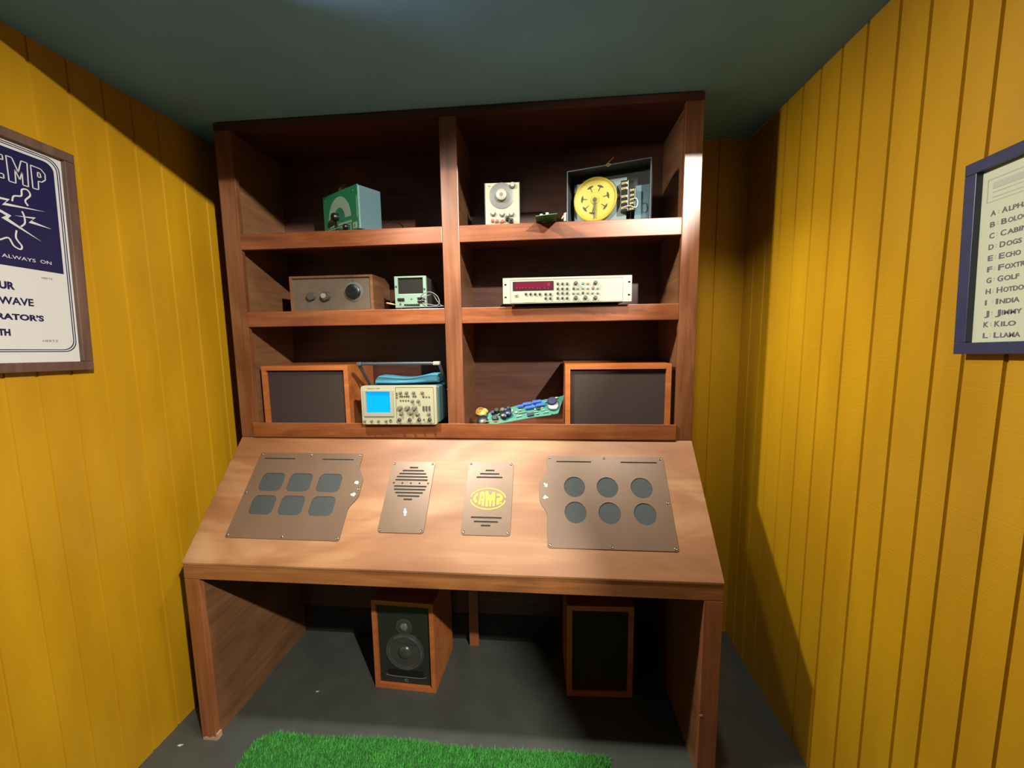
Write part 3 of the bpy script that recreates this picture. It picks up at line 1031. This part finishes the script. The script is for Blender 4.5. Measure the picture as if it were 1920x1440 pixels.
def key(X, Y, mt='dkgrey', w=0.0072, h=0.0085):
    x, z = ku(X, Y)
    k = MB().box(x - w / 2, x + w / 2, -0.0045, 0.0003, z - h / 2, z + h / 2).build('key', M['grey'] if mt == 'dkgrey' else M[mt], rk, bevel=0.001)
    MB().box(x - w / 2 + 0.001, x + w / 2 - 0.001, -0.0052, -0.0046, z - h / 2 + 0.0008, z + h / 2 - 0.0035).build('key_mark', M['black'] if mt == 'dkgrey' else M['grey'], k)


for Y in (240, 288, 332, 380):
    for X in (830, 880, 930):
        key(X, Y)
for X in (487, 537, 587, 637, 700, 750):
    key(X, 342)
for X in (700, 750):
    key(X, 383)
for X, Y, mt in ((1098, 235, 'blue_key'), (1150, 235, 'orange'), (1000, 286, 'dkgrey'), (1045, 284, 'ivory'), (1098, 282, 'ivory'), (1150, 282, 'ivory'),
                 (1205, 282, 'red'), (1255, 280, 'ivory'), (997, 330, 'ivory'), (1045, 330, 'ivory'), (1098, 328, 'dkgrey'), (1150, 326, 'orange'),
                 (1200, 326, 'ivory'), (1255, 326, 'ivory')):
    key(X, Y, mt)
for X, Y in ((1022, 235), (1230, 230), (1022, 378), (1125, 376), (1230, 376)):
    x, z = ku(X, Y)
    MB().lathe([(0.0068, 0), (0.0066, 0.006), (0.0045, 0.010), (0.0042, 0.013)], 18, (x, 0.0003, z), 'y').build('knob', M['dkgrey'], rk, smooth=True)
x, z = ku(380, 360)
MB().box(x - 0.004, x + 0.004, -0.006, 0.0003, z - 0.001, z + 0.008).build('power_switch', M['ivory'], rk, bevel=0.001)
MB().box(x - 0.005, x + 0.005, -0.001, 0.0003, z - 0.006, z - 0.002).build('switch_base', M['orange'], rk)
a, b = ku(465, 388), ku(580, 425)
MB().box(a[0], b[0], -0.0009, 0.0003, b[1], a[1]).build('name_plate', M['cream'], rk)

# ------------------------------------------------------------------ oscilloscope, bottom shelf
tk_ = thing('oscilloscope', 'cream faced oscilloscope with a bright blue screen and carry handle, bottom shelf', 'oscilloscope', (0.6635, -0.028, 1.0752), R(1.0))
fw_, fh_ = 0.288, 0.146
MB().box(-fw_ / 2 + 0.004, fw_ / 2 + 0.006, 0.022, 0.28, 0.004, fh_ - 0.004).build('case', M['teal'], tk_, bevel=0.004)


def su(X, Y):
    return (-fw_ / 2 + (X - 370) / 1232 * fw_, fh_ * (1 - (Y - 525) / 620))


a, b = su(450, 607), su(853, 958)
ft = MB().shape([rrect(-fw_ / 2, fw_ / 2, 0.0, fh_, 0.007), [(a[0], a[1]), (b[0], a[1]), (b[0], b[1]), (a[0], b[1])]], 0.022, face_plane(0.022)).build('front_panel', M['cream'], tk_, bevel=0.0015)
a2, b2 = su(405, 592), su(900, 1010)
MB().shape([rrect(a2[0], b2[0], b2[1], a2[1], 0.003), rrect(a[0] + 0.001, b[0] - 0.001, b[1] + 0.001, a[1] - 0.001, 0.002)], 0.0035, face_plane(-0.0001)).build('screen_bezel', M['ivory'], tk_, bevel=0.001)
MB().box(a[0] + 0.0005, b[0] - 0.0005, 0.005, 0.0215, b[1] + 0.0005, a[1] - 0.0005).build('screen', M['crt'], tk_)
a3, b3 = su(940, 545), su(1560, 1130)
MB().shape([rrect(a3[0], b3[0], b3[1], a3[1], 0.003), rrect(a3[0] + 0.0012, b3[0] - 0.0012, b3[1] + 0.0012, a3[1] - 0.0012, 0.003)], 0.0006, face_plane(-0.0001)).build('panel_line', M['alu'], tk_)


def tknob(X, Y, r, h, name='knob', mt='grey'):
    x, z = su(X, Y)
    k = MB().lathe([(r * 1.1, 0), (r, h * 0.8), (r * 0.8, h)], 16, (x, 0, z), 'y').build(name, M[mt], tk_, smooth=True)
    MB().box(x - 0.0008, x + 0.0008, -h - 0.0006, -h, z, z + r * 0.8).build('knob_mark', M['ivory'], k)


for X, Y in ((1025, 628), (1125, 628), (1240, 628), (1380, 628), (1215, 762), (1310, 762)):
    tknob(X, Y, 0.0052, 0.009)
for X in (1010, 1130, 1245):
    tknob(X, 872, 0.0085, 0.014)
for X, Y in ((1030, 965), (1195, 955), (1300, 975), (1475, 970)):
    tknob(X, Y, 0.0055, 0.010)
for X in (990, 1158, 1312, 1482):
    x, z = su(X, 1065)
    MB().lathe([(0.0075, 0), (0.0072, 0.003), (0.0048, 0.003), (0.0048, 0.013), (0.003, 0.013), (0.003, 0.006)], 18, (x, 0, z), 'y').build('input_jack', M['chrome'], tk_, smooth=True)
x, z = su(1390, 1062)
MB().lathe([(0.003, 0), (0.002, 0.006)], 10, (x, 0, z), 'y').build('ground_pin', M['dkgrey'], tk_, smooth=True)
for Y, xs in ((692, (1015, 1050, 1085, 1120, 1155, 1230, 1270)), (758, (1020, 1062, 1105, 1148)), (702, (1395, 1440, 1485)), (640, (962,)), (672, (962,)), (712, (962,))):
    for X in xs:
        x, z = su(X, Y)
        MB().box(x - 0.0026, x + 0.0026, -0.002, 0.0002, z - 0.0022, z + 0.0022).build('button', M['dkgrey'], tk_)
for X in (1390, 1437, 1485):
    x, z = su(X, 880)
    MB().box(x - 0.003, x + 0.003, -0.0035, 0.0002, z - 0.009, z + 0.008).build('slider', M['dkgrey'], tk_)
for X in (412, 528, 642, 768):
    tknob(X, 1085, 0.0042, 0.007, 'push_button')
x, z = su(840, 1080)
MB().lathe([(0.0055, 0), (0.0055, 0.003), (0.0038, 0.003), (0.0038, 0.001)], 18, (x, 0, z), 'y').build('lamp_ring', M['silver'], tk_, smooth=True)
x, z = su(470, 572)
MB().text('Tektronix 2445', 0.0062, 0.0004, lambda p: Vector((x + p[0], -0.0001 - p[2], z + p[1])), width=0.05).build('maker_mark', M['teal'], ft)
# carry handle: two raked arms, a grip and two white end caps
for sx, xt in ((-1, -fw_ / 2 - 0.018), (1, fw_ / 2 + 0.006)):
    xb = sx * (fw_ / 2 + 0.012)
    MB().tube([(xb, 0.135, 0.118), (xb, 0.118, 0.135), (xt, 0.035, 0.226)], 0.0058, 8).build('handle_arm', M['frame_steel'], tk_, smooth=True)
    MB().lathe([(0.014, -0.005), (0.014, 0.005)], 18, (xb, 0.135, 0.112), 'x').build('handle_hub', M['gunmetal'], tk_, smooth=True)
xl_, xr_ = -fw_ / 2 - 0.022, fw_ / 2 + 0.010
MB().box(xl_ + 0.018, xr_ - 0.026, 0.024, 0.044, 0.222, 0.2335).build('handle_grip', M['gunmetal'], tk_, bevel=0.004)
MB().box(xl_, xl_ + 0.0178, 0.022, 0.046, 0.221, 0.2345).build('handle_cap', M['frame_steel'], tk_, bevel=0.003)
MB().box(xr_ - 0.0258, xr_, 0.022, 0.046, 0.221, 0.2345).build('handle_cap', M['ivory'], tk_, bevel=0.003)
# soft pouch rolled on top of the case
pv = MB()
N = 24
secs = []
for i in range(N + 1):
    t = i / N
    x = -0.118 + 0.250 * t
    hh = 0.034 - 0.010 * math.sin(math.pi * min(1, t * 1.15)) + 0.002 * math.sin(9 * t)
    if i in (0,):
        hh *= 0.7
    ring_ = []
    for j in range(18):
        a = 2 * math.pi * j / 18
        ca, sa = math.cos(a), math.sin(a)
        ex = 0.55
        yy = 0.125 + 0.062 * math.copysign(abs(ca) ** ex, ca)
        zz = 0.1425 + hh / 2 + hh / 2 * math.copysign(abs(sa) ** 0.7, sa) + (0.006 * t * t)
        ring_.append((x + (0.006 * ca * ca if i == 0 else 0), yy, max(0.1425, zz)))
    secs.append(ring_)
vs = [p for s_ in secs for p in s_]
fs = []
for i in range(N):
    for j in range(18):
        k = (j + 1) % 18
        fs.append((i * 18 + j, i * 18 + k, (i + 1) * 18 + k, (i + 1) * 18 + j))
fs.append(tuple(range(17, -1, -1)))
fs.append(tuple(N * 18 + j for j in range(18)))
pv.add(vs, fs)
po = pv.build('pouch', M['pouch'], tk_, smooth=True)
po['label'] = 'blue vinyl pouch on top'
MB().lathe([(0.0045, 0), (0.004, 0.003)], 12, (0.1325, 0.09, 0.164), 'x').build('snap', M['chrome'], po, smooth=True)
for x in (-0.11, 0.11):
    MB().box(x - 0.012, x + 0.012, 0.04, 0.06, -0.002, 0.0038).build('foot', M['black'], tk_)

# ------------------------------------------------------------------ large circuit board leaning on the shelf
PA = Vector((0.986, 0.0, 0.165))
PBv = Vector((-0.116, 0.712, 0.693))
PN = Vector((-0.118, -0.702, 0.702))
P0 = Vector((0.924, 0.052, 1.0445))
pcb = thing('circuit_board', 'long green circuit board with blue chips leaning beside the right speaker, bottom shelf', 'circuit board', tuple(P0), room=True)


def on_board(h=0.0):
    return lambda p: P0 + PA * p[0] + PBv * p[1] + PN * (p[2] + h)


oo = [(0.0, 0.006), (0.02, 0.0), (0.16, 0.0), (0.234, 0.003), (0.311, 0.0), (0.318, 0.004), (0.324, 0.001), (0.341, 0.003), (0.3774, 0.083),
      (0.35, 0.0795), (0.236, 0.0765), (0.128, 0.0645), (0.078, 0.062), (0.019, 0.028)]
MB().shape([oo], 0.002, on_board()).build('board', M['pcb'], pcb)
hz = 0.002
coil = MB()
pts = []
for i in range(5 * 20 + 1):
    a = 2 * math.pi * i / 20
    rr = 0.024 - 0.0012 * (i / 20) + 0.002 * math.sin(i * 0.9)
    pts.append(on_board(hz)((0.042 + rr * math.cos(a) * 1.0, 0.056 + rr * 0.85 * math.sin(a), 0.006 + 0.0035 * (i / 20) + 0.003 * math.sin(i * 0.37))))
coil.tube(pts, 0.0022, 6)
coil.lathe([(0.017, 0.002), (0.017, 0.016), (0.012, 0.018)], 18, (0.042, 0.056, 0), 'z', on_board(hz))
coil.build('wire_coil', M['copper'], pcb, smooth=True)
MB().lathe([(0.021, 0.0), (0.021, 0.018), (0.018, 0.020)], 20, (0.046, 0.019, 0), 'z', on_board(hz)).build('black_capacitor', M['black'], pcb, smooth=True)
for a0, b0, l, w in ((0.226, 0.0655, 0.034, 0.012), (0.2655, 0.0685, 0.034, 0.012), (0.238, 0.047, 0.040, 0.012), (0.279, 0.0505, 0.036, 0.012), (0.200, 0.060, 0.022, 0.010)):
    ch = MB().box(a0 - l / 2, a0 + l / 2, b0 - w / 2, b0 + w / 2, 0.002, 0.011, on_board(hz)).build('chip', M['ic_blue'], pcb, bevel=0.0008)
    pn = MB()
    for k in range(6):
        x = a0 - l / 2 + l * (k + 0.5) / 6
        for s_ in (-1, 1):
            pn.box(x - 0.0011, x + 0.0011, b0 + s_ * (w / 2 + 0.0012) - 0.0012, b0 + s_ * (w / 2 + 0.0012) + 0.0012, 0, 0.007, on_board(hz))
    pn.build('chip_pins', M['chrome'], ch)
MB().lathe([(0.021, 0.0), (0.021, 0.010), (0.018, 0.012)], 28, (0.327, 0.038, 0), 'z', on_board(hz)).build('disc_capacitor', M['silver'], pcb, smooth=True)
MB().lathe([(0.019, 0.0), (0.019, 0.016), (0.016, 0.019)], 28, (0.3255, 0.0545, 0), 'z', on_board(hz)).build('disc_capacitor', M['navy_part'], pcb, smooth=True)
for a0, b0, r, h, mt in ((0.095, 0.022, 0.012, 0.014, 'black'), (0.131, 0.028, 0.015, 0.018, 'black'), (0.149, 0.033, 0.013, 0.020, 'navy_part'), (0.105, 0.055, 0.010, 0.016, 'black'),
                         (0.088, 0.049, 0.008, 0.014, 'navy_part'), (0.128, 0.053, 0.009, 0.016, 'dkgrey'), (0.152, 0.057, 0.008, 0.014, 'navy_part')):
    MB().lathe([(r, 0.0), (r, h), (r * 0.8, h + 0.002)], 18, (a0, b0, 0), 'z', on_board(hz)).build('capacitor', M[mt], pcb, smooth=True)
for a0, b0, l, w, mt in ((0.235, 0.0155, 0.026, 0.014, 'black'), (0.268, 0.035, 0.014, 0.008, 'black'), (0.206, 0.030, 0.034, 0.002, 'ivory'), (0.302, 0.062, 0.014, 0.003, 'ivory'),
                         (0.18, 0.036, 0.01, 0.008, 'brass'), (0.195, 0.044, 0.012, 0.005, 'palegreen'), (0.258, 0.024, 0.016, 0.003, 'palegreen'), (0.285, 0.026, 0.012, 0.004, 'palegreen'),
                         (0.262, 0.013, 0.014, 0.003, 'ivory'), (0.19, 0.016, 0.02, 0.004, 'palegreen'), (0.295, 0.014, 0.02, 0.003, 'palegreen'), (0.255, 0.036, 0.005, 0.009, 'cream'),
                         (0.283, 0.036, 0.007, 0.006, 'brass'), (0.338, 0.074, 0.026, 0.006, 'palegreen'), (0.112, 0.040, 0.012, 0.004, 'tan'), (0.165, 0.048, 0.006, 0.012, 'brass')):
    MB().box(a0 - l / 2, a0 + l / 2, b0 - w / 2, b0 + w / 2, 0.0, 0.006, on_board(hz)).build('component', M[mt], pcb, bevel=0.0008)
MB().tube([(0.985, 0.028, 1.0765), (1.04, 0.026, 1.0785)], 0.0018, 6).build('lead_wire', M['tan'], pcb, smooth=True)


# ------------------------------------------------------------------ wooden speakers
def speaker(label, loc, w, h, d, kind, rotz=0.0, t=0.018):
    s = thing('speaker', label, 'speaker', loc, rotz, 'teak cased loudspeakers')
    cs = MB()
    cs.box(-w / 2, w / 2, 0, d, 0, t).box(-w / 2, w / 2, 0, d, h - t, h)
    cs.box(-w / 2, -w / 2 + t, 0, d, t, h - t).box(w / 2 - t, w / 2, 0, d, t, h - t)
    cs.box(-w / 2 + t, w / 2 - t, d - 0.01, d, t, h - t)
    cs.build('case', M['spk_wood'], s)
    if kind == 'cloth':
        MB().box(-w / 2 + t + 0.0005, w / 2 - t - 0.0005, 0.012, 0.022, t + 0.0005, h - t - 0.0005).build('grille_cloth', M['grille'], s)
    elif kind == 'black':
        MB().box(-w / 2 + t + 0.0005, w / 2 - t - 0.0005, 0.008, 0.018, t + 0.0005, h - t - 0.0005).build('grille_cloth', M['grille_black'], s)
    else:
        MB().box(-w / 2 + t + 0.0005, w / 2 - t - 0.0005, 0.012, 0.026, t + 0.0005, h - t - 0.0005).build('baffle', M['baffle'], s)
        y0 = 0.012
        MB().lathe([(0.034, 0), (0.034, 0.002), (0.030, 0.003), (0.016, -0.001 + 0.002)], 32, (0, y0, h * 0.70), 'y').build('tweeter_ring', M['rubber'], s, smooth=True)
        MB().lathe([(0.016, 0.001), (0.015, 0.006), (0.010, 0.0095), (0.004, 0.011)], 24, (0, y0, h * 0.70), 'y').build('tweeter_dome', M['dome'], s, smooth=True)
        zc = h * 0.42
        MB().lathe([(0.079, 0), (0.079, 0.004), (0.075, 0.005), (0.072, 0.003), (0.066, 0.0075), (0.060, 0.0035)], 48, (0, y0, zc), 'y').build('woofer_surround', M['rubber'], s, smooth=True)
        MB().lathe([(0.060, 0.0036), (0.030, 0.0022), (0.028, 0.002)], 48, (0, y0, zc), 'y').build('woofer_cone', M['rubber'], s, smooth=True)
        MB().lathe([(0.028, 0.0023), (0.024, 0.010), (0.014, 0.015), (0.005, 0.017)], 28, (0, y0, zc), 'y').build('dust_cap', M['rubber'], s, smooth=True)
        MB().box(-0.075, 0.075, y0 - 0.0012, y0, 0.050, 0.078).build('port_slot', M['black'], s, bevel=0.001)
        MB().tube(smooth_path([(-0.085, y0 - 0.001, 0.052), (-0.05, y0 - 0.001, 0.047), (0.05, y0 - 0.001, 0.047), (0.085, y0 - 0.001, 0.052)]), 0.0012, 6).build('port_rim', M['grey'], s)
        e = MB()
        e.shape([ribbon([(-0.009, 0.034), (0.004, 0.038), (0.008, 0.034)], 0.003)], 0.0006, face_plane(y0 - 0.0002))
        e.shape([ribbon([(-0.006, 0.031), (0.004, 0.027), (0.009, 0.028)], 0.003)], 0.0006, face_plane(y0 - 0.0002))
        e.build('emblem', M['slateblue'], s)
    return s


speaker('wooden speaker lying on its side at the left end of the bottom shelf', (0.259, 0.035, 1.0362), 0.360, 0.259, 0.23, 'cloth')
speaker('wooden speaker lying on its side at the right end of the bottom shelf', (1.478, 0.03, 1.0362), 0.384, 0.256, 0.24, 'cloth')
speaker('wooden speaker on floor under desk with its round driver uncovered', (0.6495, -0.062, 0.0), 0.253, 0.378, 0.24, 'open', R(-2.5))
speaker('wooden speaker on floor under desk with a plain black cloth front', (1.4165, -0.036, 0.0), 0.252, 0.378, 0.22, 'black', R(2.0), 0.020)

# ------------------------------------------------------------------ artificial grass mat
grass = thing('grass_mat', 'bright green artificial grass mat on the dark floor in front of the desk', 'mat', (0.81, -0.85, 0), room=True)
gx0, gx1, gy0, gy1 = 0.195, 1.42, -1.45, -0.265
edge = [(gx0, gy0), (gx1, gy0), (gx1, gy1 - 0.012)] + [(gx1 - (gx1 - gx0) * i / 24, gy1 - 0.006 + 0.010 * math.sin(i * 0.55) * (0.6 if i > 12 else 0.3)) for i in range(1, 24)] + [(gx0, gy1 - 0.045)]
MB().prism(edge, 0.0002, 0.006, 'z').build('backing', M['grass_base'], grass)
rng = np.random.default_rng(3)
nb = 90000
bx_ = rng.uniform(gx0, gx1, nb)
by_ = gy1 - (gy1 - gy0) * 0.62 * rng.uniform(0, 1, nb) ** 1.25
idx = ((gx1 - bx_) / (gx1 - gx0) * 24)
lim = gy1 - 0.006 + 0.010 * np.sin(idx * 0.55) * np.where(idx > 12, 0.6, 0.3)
lim = np.minimum(lim, gy1 - 0.045 + (bx_ - gx0) * 0.6)
keep = by_ < lim
bx_, by_ = bx_[keep], by_[keep]
nb = len(bx_)
ang = rng.uniform(0, 2 * np.pi, nb)
hgt = rng.uniform(0.010, 0.018, nb)
lean = rng.uniform(0, 0.011, nb)
la = rng.normal(0.6, 1.2, nb)
wd = 0.0011
px, py = np.cos(ang) * wd, np.sin(ang) * wd
V = np.zeros((nb * 3, 3))
V[0::3] = np.c_[bx_ - px, by_ - py, np.full(nb, 0.005)]
V[1::3] = np.c_[bx_ + px, by_ + py, np.full(nb, 0.005)]
V[2::3] = np.c_[bx_ + lean * np.cos(la), by_ + lean * np.sin(la), 0.005 + hgt]
V -= np.array([0.81, -0.85, 0])
me = bpy.data.meshes.new('pile')
me.from_pydata(V.tolist(), [], np.arange(nb * 3).reshape(-1, 3).tolist())
me.materials.append(M['grass'])
go = bpy.data.objects.new('pile', me)
COL.objects.link(go)
go.parent = grass
go['kind'] = 'stuff'

# ------------------------------------------------------------------ scraps on the floor
for nm_, lb_, lx, ly, sz in (('paper_scrap', 'tiny pale scrap on the dark floor left of the uncovered floor speaker', 0.299, -0.095, 0.006),
                             ('paper_scrap', 'tiny pale scrap on the dark floor between left wall and desk leg', -0.059, -0.335, 0.009)):
    sc_p = MB().prism([(lx - sz, ly - sz * 0.3), (lx + sz * 0.2, ly - sz * 0.5), (lx + sz, ly + sz * 0.4), (lx + sz * 0.1, ly + sz * 0.3), (lx - sz * 0.6, ly + sz * 0.2)], 0.0003, 0.0022, 'z')
    so_ = sc_p.build(nm_, M['cable_white'])
    so_['label'] = lb_
    so_['category'] = 'scrap'

# ------------------------------------------------------------------ left framed poster
lp = thing('framed_poster', 'rustic wood framed white and navy poster with lightning bolts on the left wall', 'poster', (XL + 0.001, -0.64, 1.326))
lp.rotation_euler = (R(-1.9), 0, 0)
PWd, PHt, FW = 0.485, 0.606, 0.025


def lpm(h=0.0):
    """poster plane: (y, z) in room coordinates -> local, facing +x"""
    return lambda p: Vector((h + p[2], p[0] + 0.64, p[1] - 1.326))


y1l = -0.402 + 0.64          # right outer edge at the bottom, local
y0l = y1l - PWd
for a, b, c, d in ((y0l, y1l, 0, FW), (y0l, y1l, PHt - FW, PHt)):
    MB().box(0, 0.022, a, b, c, d).build('frame_rail', M['frame_wood'], lp, bevel=0.002)
for a, b in ((y0l, y0l + FW), (y1l - FW, y1l)):
    MB().box(0, 0.022, a, b, FW + 0.0003, PHt - FW - 0.0003).build('frame_stile', M['frame_wood'], lp, bevel=0.002)
MB().box(0.004, 0.010, y0l + FW, y1l - FW, FW, PHt - FW).build('print_sheet', M['paper'], lp)
# print: local helper with the tilt taken out (rows measured along the sheet)
shift = lambda z: (z - 1.326) * math.tan(R(1.9)) * 0.0


def L2(y, z):
    """photo-measured wall point -> sheet coordinates"""
    return (y + 0.64 - (z - 1.326) * 0.0332, z - 1.326)


def sheet(h):
    return lambda p: Vector((0.010 + h + p[2], p[0], p[1]))


navy = MB()
yr = L2(-0.437, 1.6)[0]
nb_poly = [(yr, 0.268)] + [(yr - 0.022 + 0.022 * math.cos(R(90 * i / 8)), 0.561 - 0.022 + 0.022 * math.sin(R(90 * i / 8))) for i in range(9)] + [(y0l + FW + 0.03, 0.561), (y0l + FW + 0.03, 0.268)]
navy.shape([nb_poly], 0.0004, sheet(0.0))
navy.build('navy_field', M['navy'], lp)
ln = MB()
for o_ in (0.009, 0.014):
    e1 = rrect(y0l + FW + 0.03 - o_, yr + o_, 0.066 - o_, 0.561 + o_, 0.022 + o_ * 0.5)
    o2 = o_ - 0.0022
    e2 = rrect(y0l + FW + 0.03 - o2, yr + o2, 0.066 - o2, 0.561 + o2, 0.022 + o2 * 0.5)
    ln.shape([e1, e2], 0.0004, sheet(0.0))
ln.build('border_line', M['navy'], lp)
wt = MB()


def ltext(mb, body, y0, y1, z, hgt, bold=0.0, outline=False, h=0.0006):
    a = L2(y0, z)
    b = L2(y1, z)
    mb.text(body, hgt / 0.72, 0.0004, lambda p: Vector((0.010 + h + p[2], a[0] + p[0], a[1] + p[1])), bold=bold, width=b[0] - a[0])


# outlined capitals M and P, tail of the C
def outline_letter(mb, lps, w=0.0024):
    for lp_ in lps:
        pts_ = [L2(*q_) for q_ in lp_]
        n = len(pts_)
        for i in range(n):
            mb.shape([ribbon([pts_[i], pts_[(i + 1) % n]], w)], 0.0004, sheet(0.0006))


outline_letter(wt, [[(-0.527, 1.805), (-0.526, 1.866), (-0.515, 1.866), (-0.506, 1.835), (-0.497, 1.866), (-0.485, 1.866), (-0.489, 1.806), (-0.500, 1.806),
                     (-0.498, 1.838), (-0.505, 1.817), (-0.512, 1.838), (-0.514, 1.805)]])
outline_letter(wt, [[(-0.480, 1.806), (-0.478, 1.864), (-0.457, 1.863), (-0.449, 1.853), (-0.450, 1.838), (-0.459, 1.829), (-0.466, 1.829), (-0.468, 1.807)],
                    [(-0.466, 1.840), (-0.465, 1.852), (-0.460, 1.851), (-0.459, 1.841)]])
outline_letter(wt, [[(-0.565, 1.806), (-0.536, 1.808), (-0.536, 1.818), (-0.556, 1.817), (-0.555, 1.852), (-0.533, 1.853), (-0.533, 1.864), (-0.565, 1.863)]])
for pts_, w_ in (([(-0.527, 1.757), (-0.522, 1.771), (-0.507, 1.777), (-0.504, 1.793), (-0.493, 1.797), (-0.488, 1.785), (-0.500, 1.768), (-0.496, 1.756)], 0.0035),
                 ([(-0.510, 1.738), (-0.507, 1.726), (-0.508, 1.709), (-0.517, 1.698)], 0.0035),
                 ([(-0.562, 1.654), (-0.545, 1.663), (-0.537, 1.646), (-0.525, 1.640), (-0.521, 1.649), (-0.530, 1.666), (-0.527, 1.686)], 0.0035),
                 ([(-0.575, 1.775), (-0.563, 1.783), (-0.552, 1.768)], 0.0035)):
    pp = smooth_path([Vector(L2(*q_) + (0,)) for q_ in pts_], 5)
    wt.shape([ribbon([(q_.x, q_.y) for q_ in pp], w_)], 0.0004, sheet(0.0006))
for tri in ([(-0.585, 1.752), (-0.537, 1.755), (-0.548, 1.741), (-0.458, 1.756 - 0.003), (-0.541, 1.748), (-0.531, 1.760), (-0.585, 1.757)],
            [(-0.527, 1.7225), (-0.488, 1.726), (-0.500, 1.713), (-0.451, 1.7105), (-0.493, 1.7195), (-0.483, 1.731)],
            [(-0.575, 1.732), (-0.543, 1.717), (-0.553, 1.709), (-0.478, 1.671), (-0.540, 1.711), (-0.533, 1.720), (-0.575, 1.738)]):
    wt.shape([[L2(*q_) for q_ in tri]], 0.0004, sheet(0.0007))
ltext(wt, 'ALWAYS', -0.563, -0.497, 1.613, 0.009)
ltext(wt, 'ON', -0.487, -0.463, 1.614, 0.009)
wt.build('white_lettering', M['paper'], lp)
bt = MB()
ltext(bt, 'UR', -0.577, -0.547, 1.536, 0.0175, 0.0012, h=0.0)
ltext(bt, 'WAVE', -0.582, -0.514, 1.498, 0.0185, 0.0007, h=0.0)
ltext(bt, 'RATOR\u2019S', -0.590, -0.497, 1.460, 0.0145, 0.0009, h=0.0)
ltext(bt, 'TH', -0.592, -0.569, 1.420, 0.0155, 0.0012, h=0.0)
bt.build('navy_lettering', M['navy'], lp)
ft_ = MB()
ltext(ft_, 'HERTZ', -0.506, -0.472, 1.405, 0.006, h=0.0)
ltext(ft_, 'HERTZ', -0.489, -0.465, 1.573, 0.005, h=0.0)
ft_.build('faint_lettering', M['grey_print'], lp)

# ------------------------------------------------------------------ right framed poster
rp_ = thing('framed_poster', 'navy framed cream poster listing a spelling alphabet on the right wall', 'poster', (XR - 0.001, -0.80, 1.359))
rp_.rotation_euler = (R(-2.6), 0, 0)
PW2, PH2, FW2 = 0.44, 0.364, 0.022
# local: y runs along the wall (+y = towards the back), x into the wall
yb1 = -0.591 + 0.80
yb0 = yb1 - PW2
for c, d in ((0, FW2), (PH2 - FW2, PH2)):
    MB().box(-0.022, 0, yb0, yb1, c, d).build('frame_rail', M['navy_frame'], rp_, bevel=0.001)
for a, b in ((yb0, yb0 + FW2), (yb1 - FW2, yb1)):
    MB().box(-0.022, 0, a, b, FW2 + 0.0003, PH2 - FW2 - 0.0003).build('frame_stile', M['navy_frame'], rp_, bevel=0.001)
MB().box(-0.010, -0.004, yb0 + FW2, yb1 - FW2, FW2, PH2 - FW2).build('print_sheet', M['cream_paper'], rp_)


def R2(y, z):
    return (y + 0.80 + (1.359 - z) * 0.0455, z - 1.359)


def rtext(mb, body, y, z, size, width, bold=0.0003):
    a = R2(y, z)
    mb.text(body, size, 0.0004, lambda p: Vector((-0.0101 - p[2], a[0] - p[0], a[1] + p[1])), bold=bold, width=width)


words = ['ALPHA', 'BOLOGNA', 'CABIN', 'DOGS', 'ECHO', 'FOXTROT', 'GOLF', 'HOTDOG', 'INDIA', 'JIMMY', 'KILO', 'LLAMA']
rt = MB()
rd_ = MB()
for i, w_ in enumerate(words):
    z = 1.614 - 0.02045 * i
    y = -0.6195 - 0.0115 * i / 11
    rtext(rt, w_[0], y, z, 0.0135, 0.0085 if w_[0] != 'I' else 0.003)
    yw = y - 0.0185
    rtext(rt, w_[0], yw, z, 0.0140, 0.0092 if w_[0] != 'I' else 0.0035)
    rtext(rt, w_[1:], yw - (0.0108 if w_[0] != 'I' else 0.006), z, 0.0118, 0.0078 * len(w_[1:]))
    a = R2(y - 0.0125, z)
    for dz in (0.002, 0.006):
        rd_.box(-0.0105, -0.0101, a[0] - 0.0008, a[0] + 0.0008, a[1] + dz, a[1] + dz + 0.0016)
rt.build('word_list', M['grey_print'], rp_)
a = R2(-0.607, 1.683)
b = R2(-0.80, 1.640)
rd_.shape([[(a[0], a[1]), (b[0], a[1]), (b[0], b[1]), (a[0], b[1])], [(a[0] - 0.002, a[1] - 0.002), (b[0] + 0.002, a[1] - 0.002), (b[0] + 0.002, b[1] + 0.002), (a[0] - 0.002, b[1] + 0.002)]],
          0.0004, lambda p: Vector((-0.0101 - p[2], p[0], p[1])))
rd_.box(-0.0105, -0.0101, b[0] + 0.012, a[0] - 0.010, a[1] - 0.020, a[1] - 0.008)
rd_.box(-0.0105, -0.0101, b[0] + 0.012, a[0] - 0.010, a[1] - 0.027, a[1] - 0.025)
rd_.box(-0.0105, -0.0101, b[0] + 0.012, a[0] - 0.010, a[1] - 0.036, a[1] - 0.034)
rd_.build('pale_heading', M['pale_print'], rp_)

for o in bpy.data.objects:
    if '_room' in o:
        del o['_room']
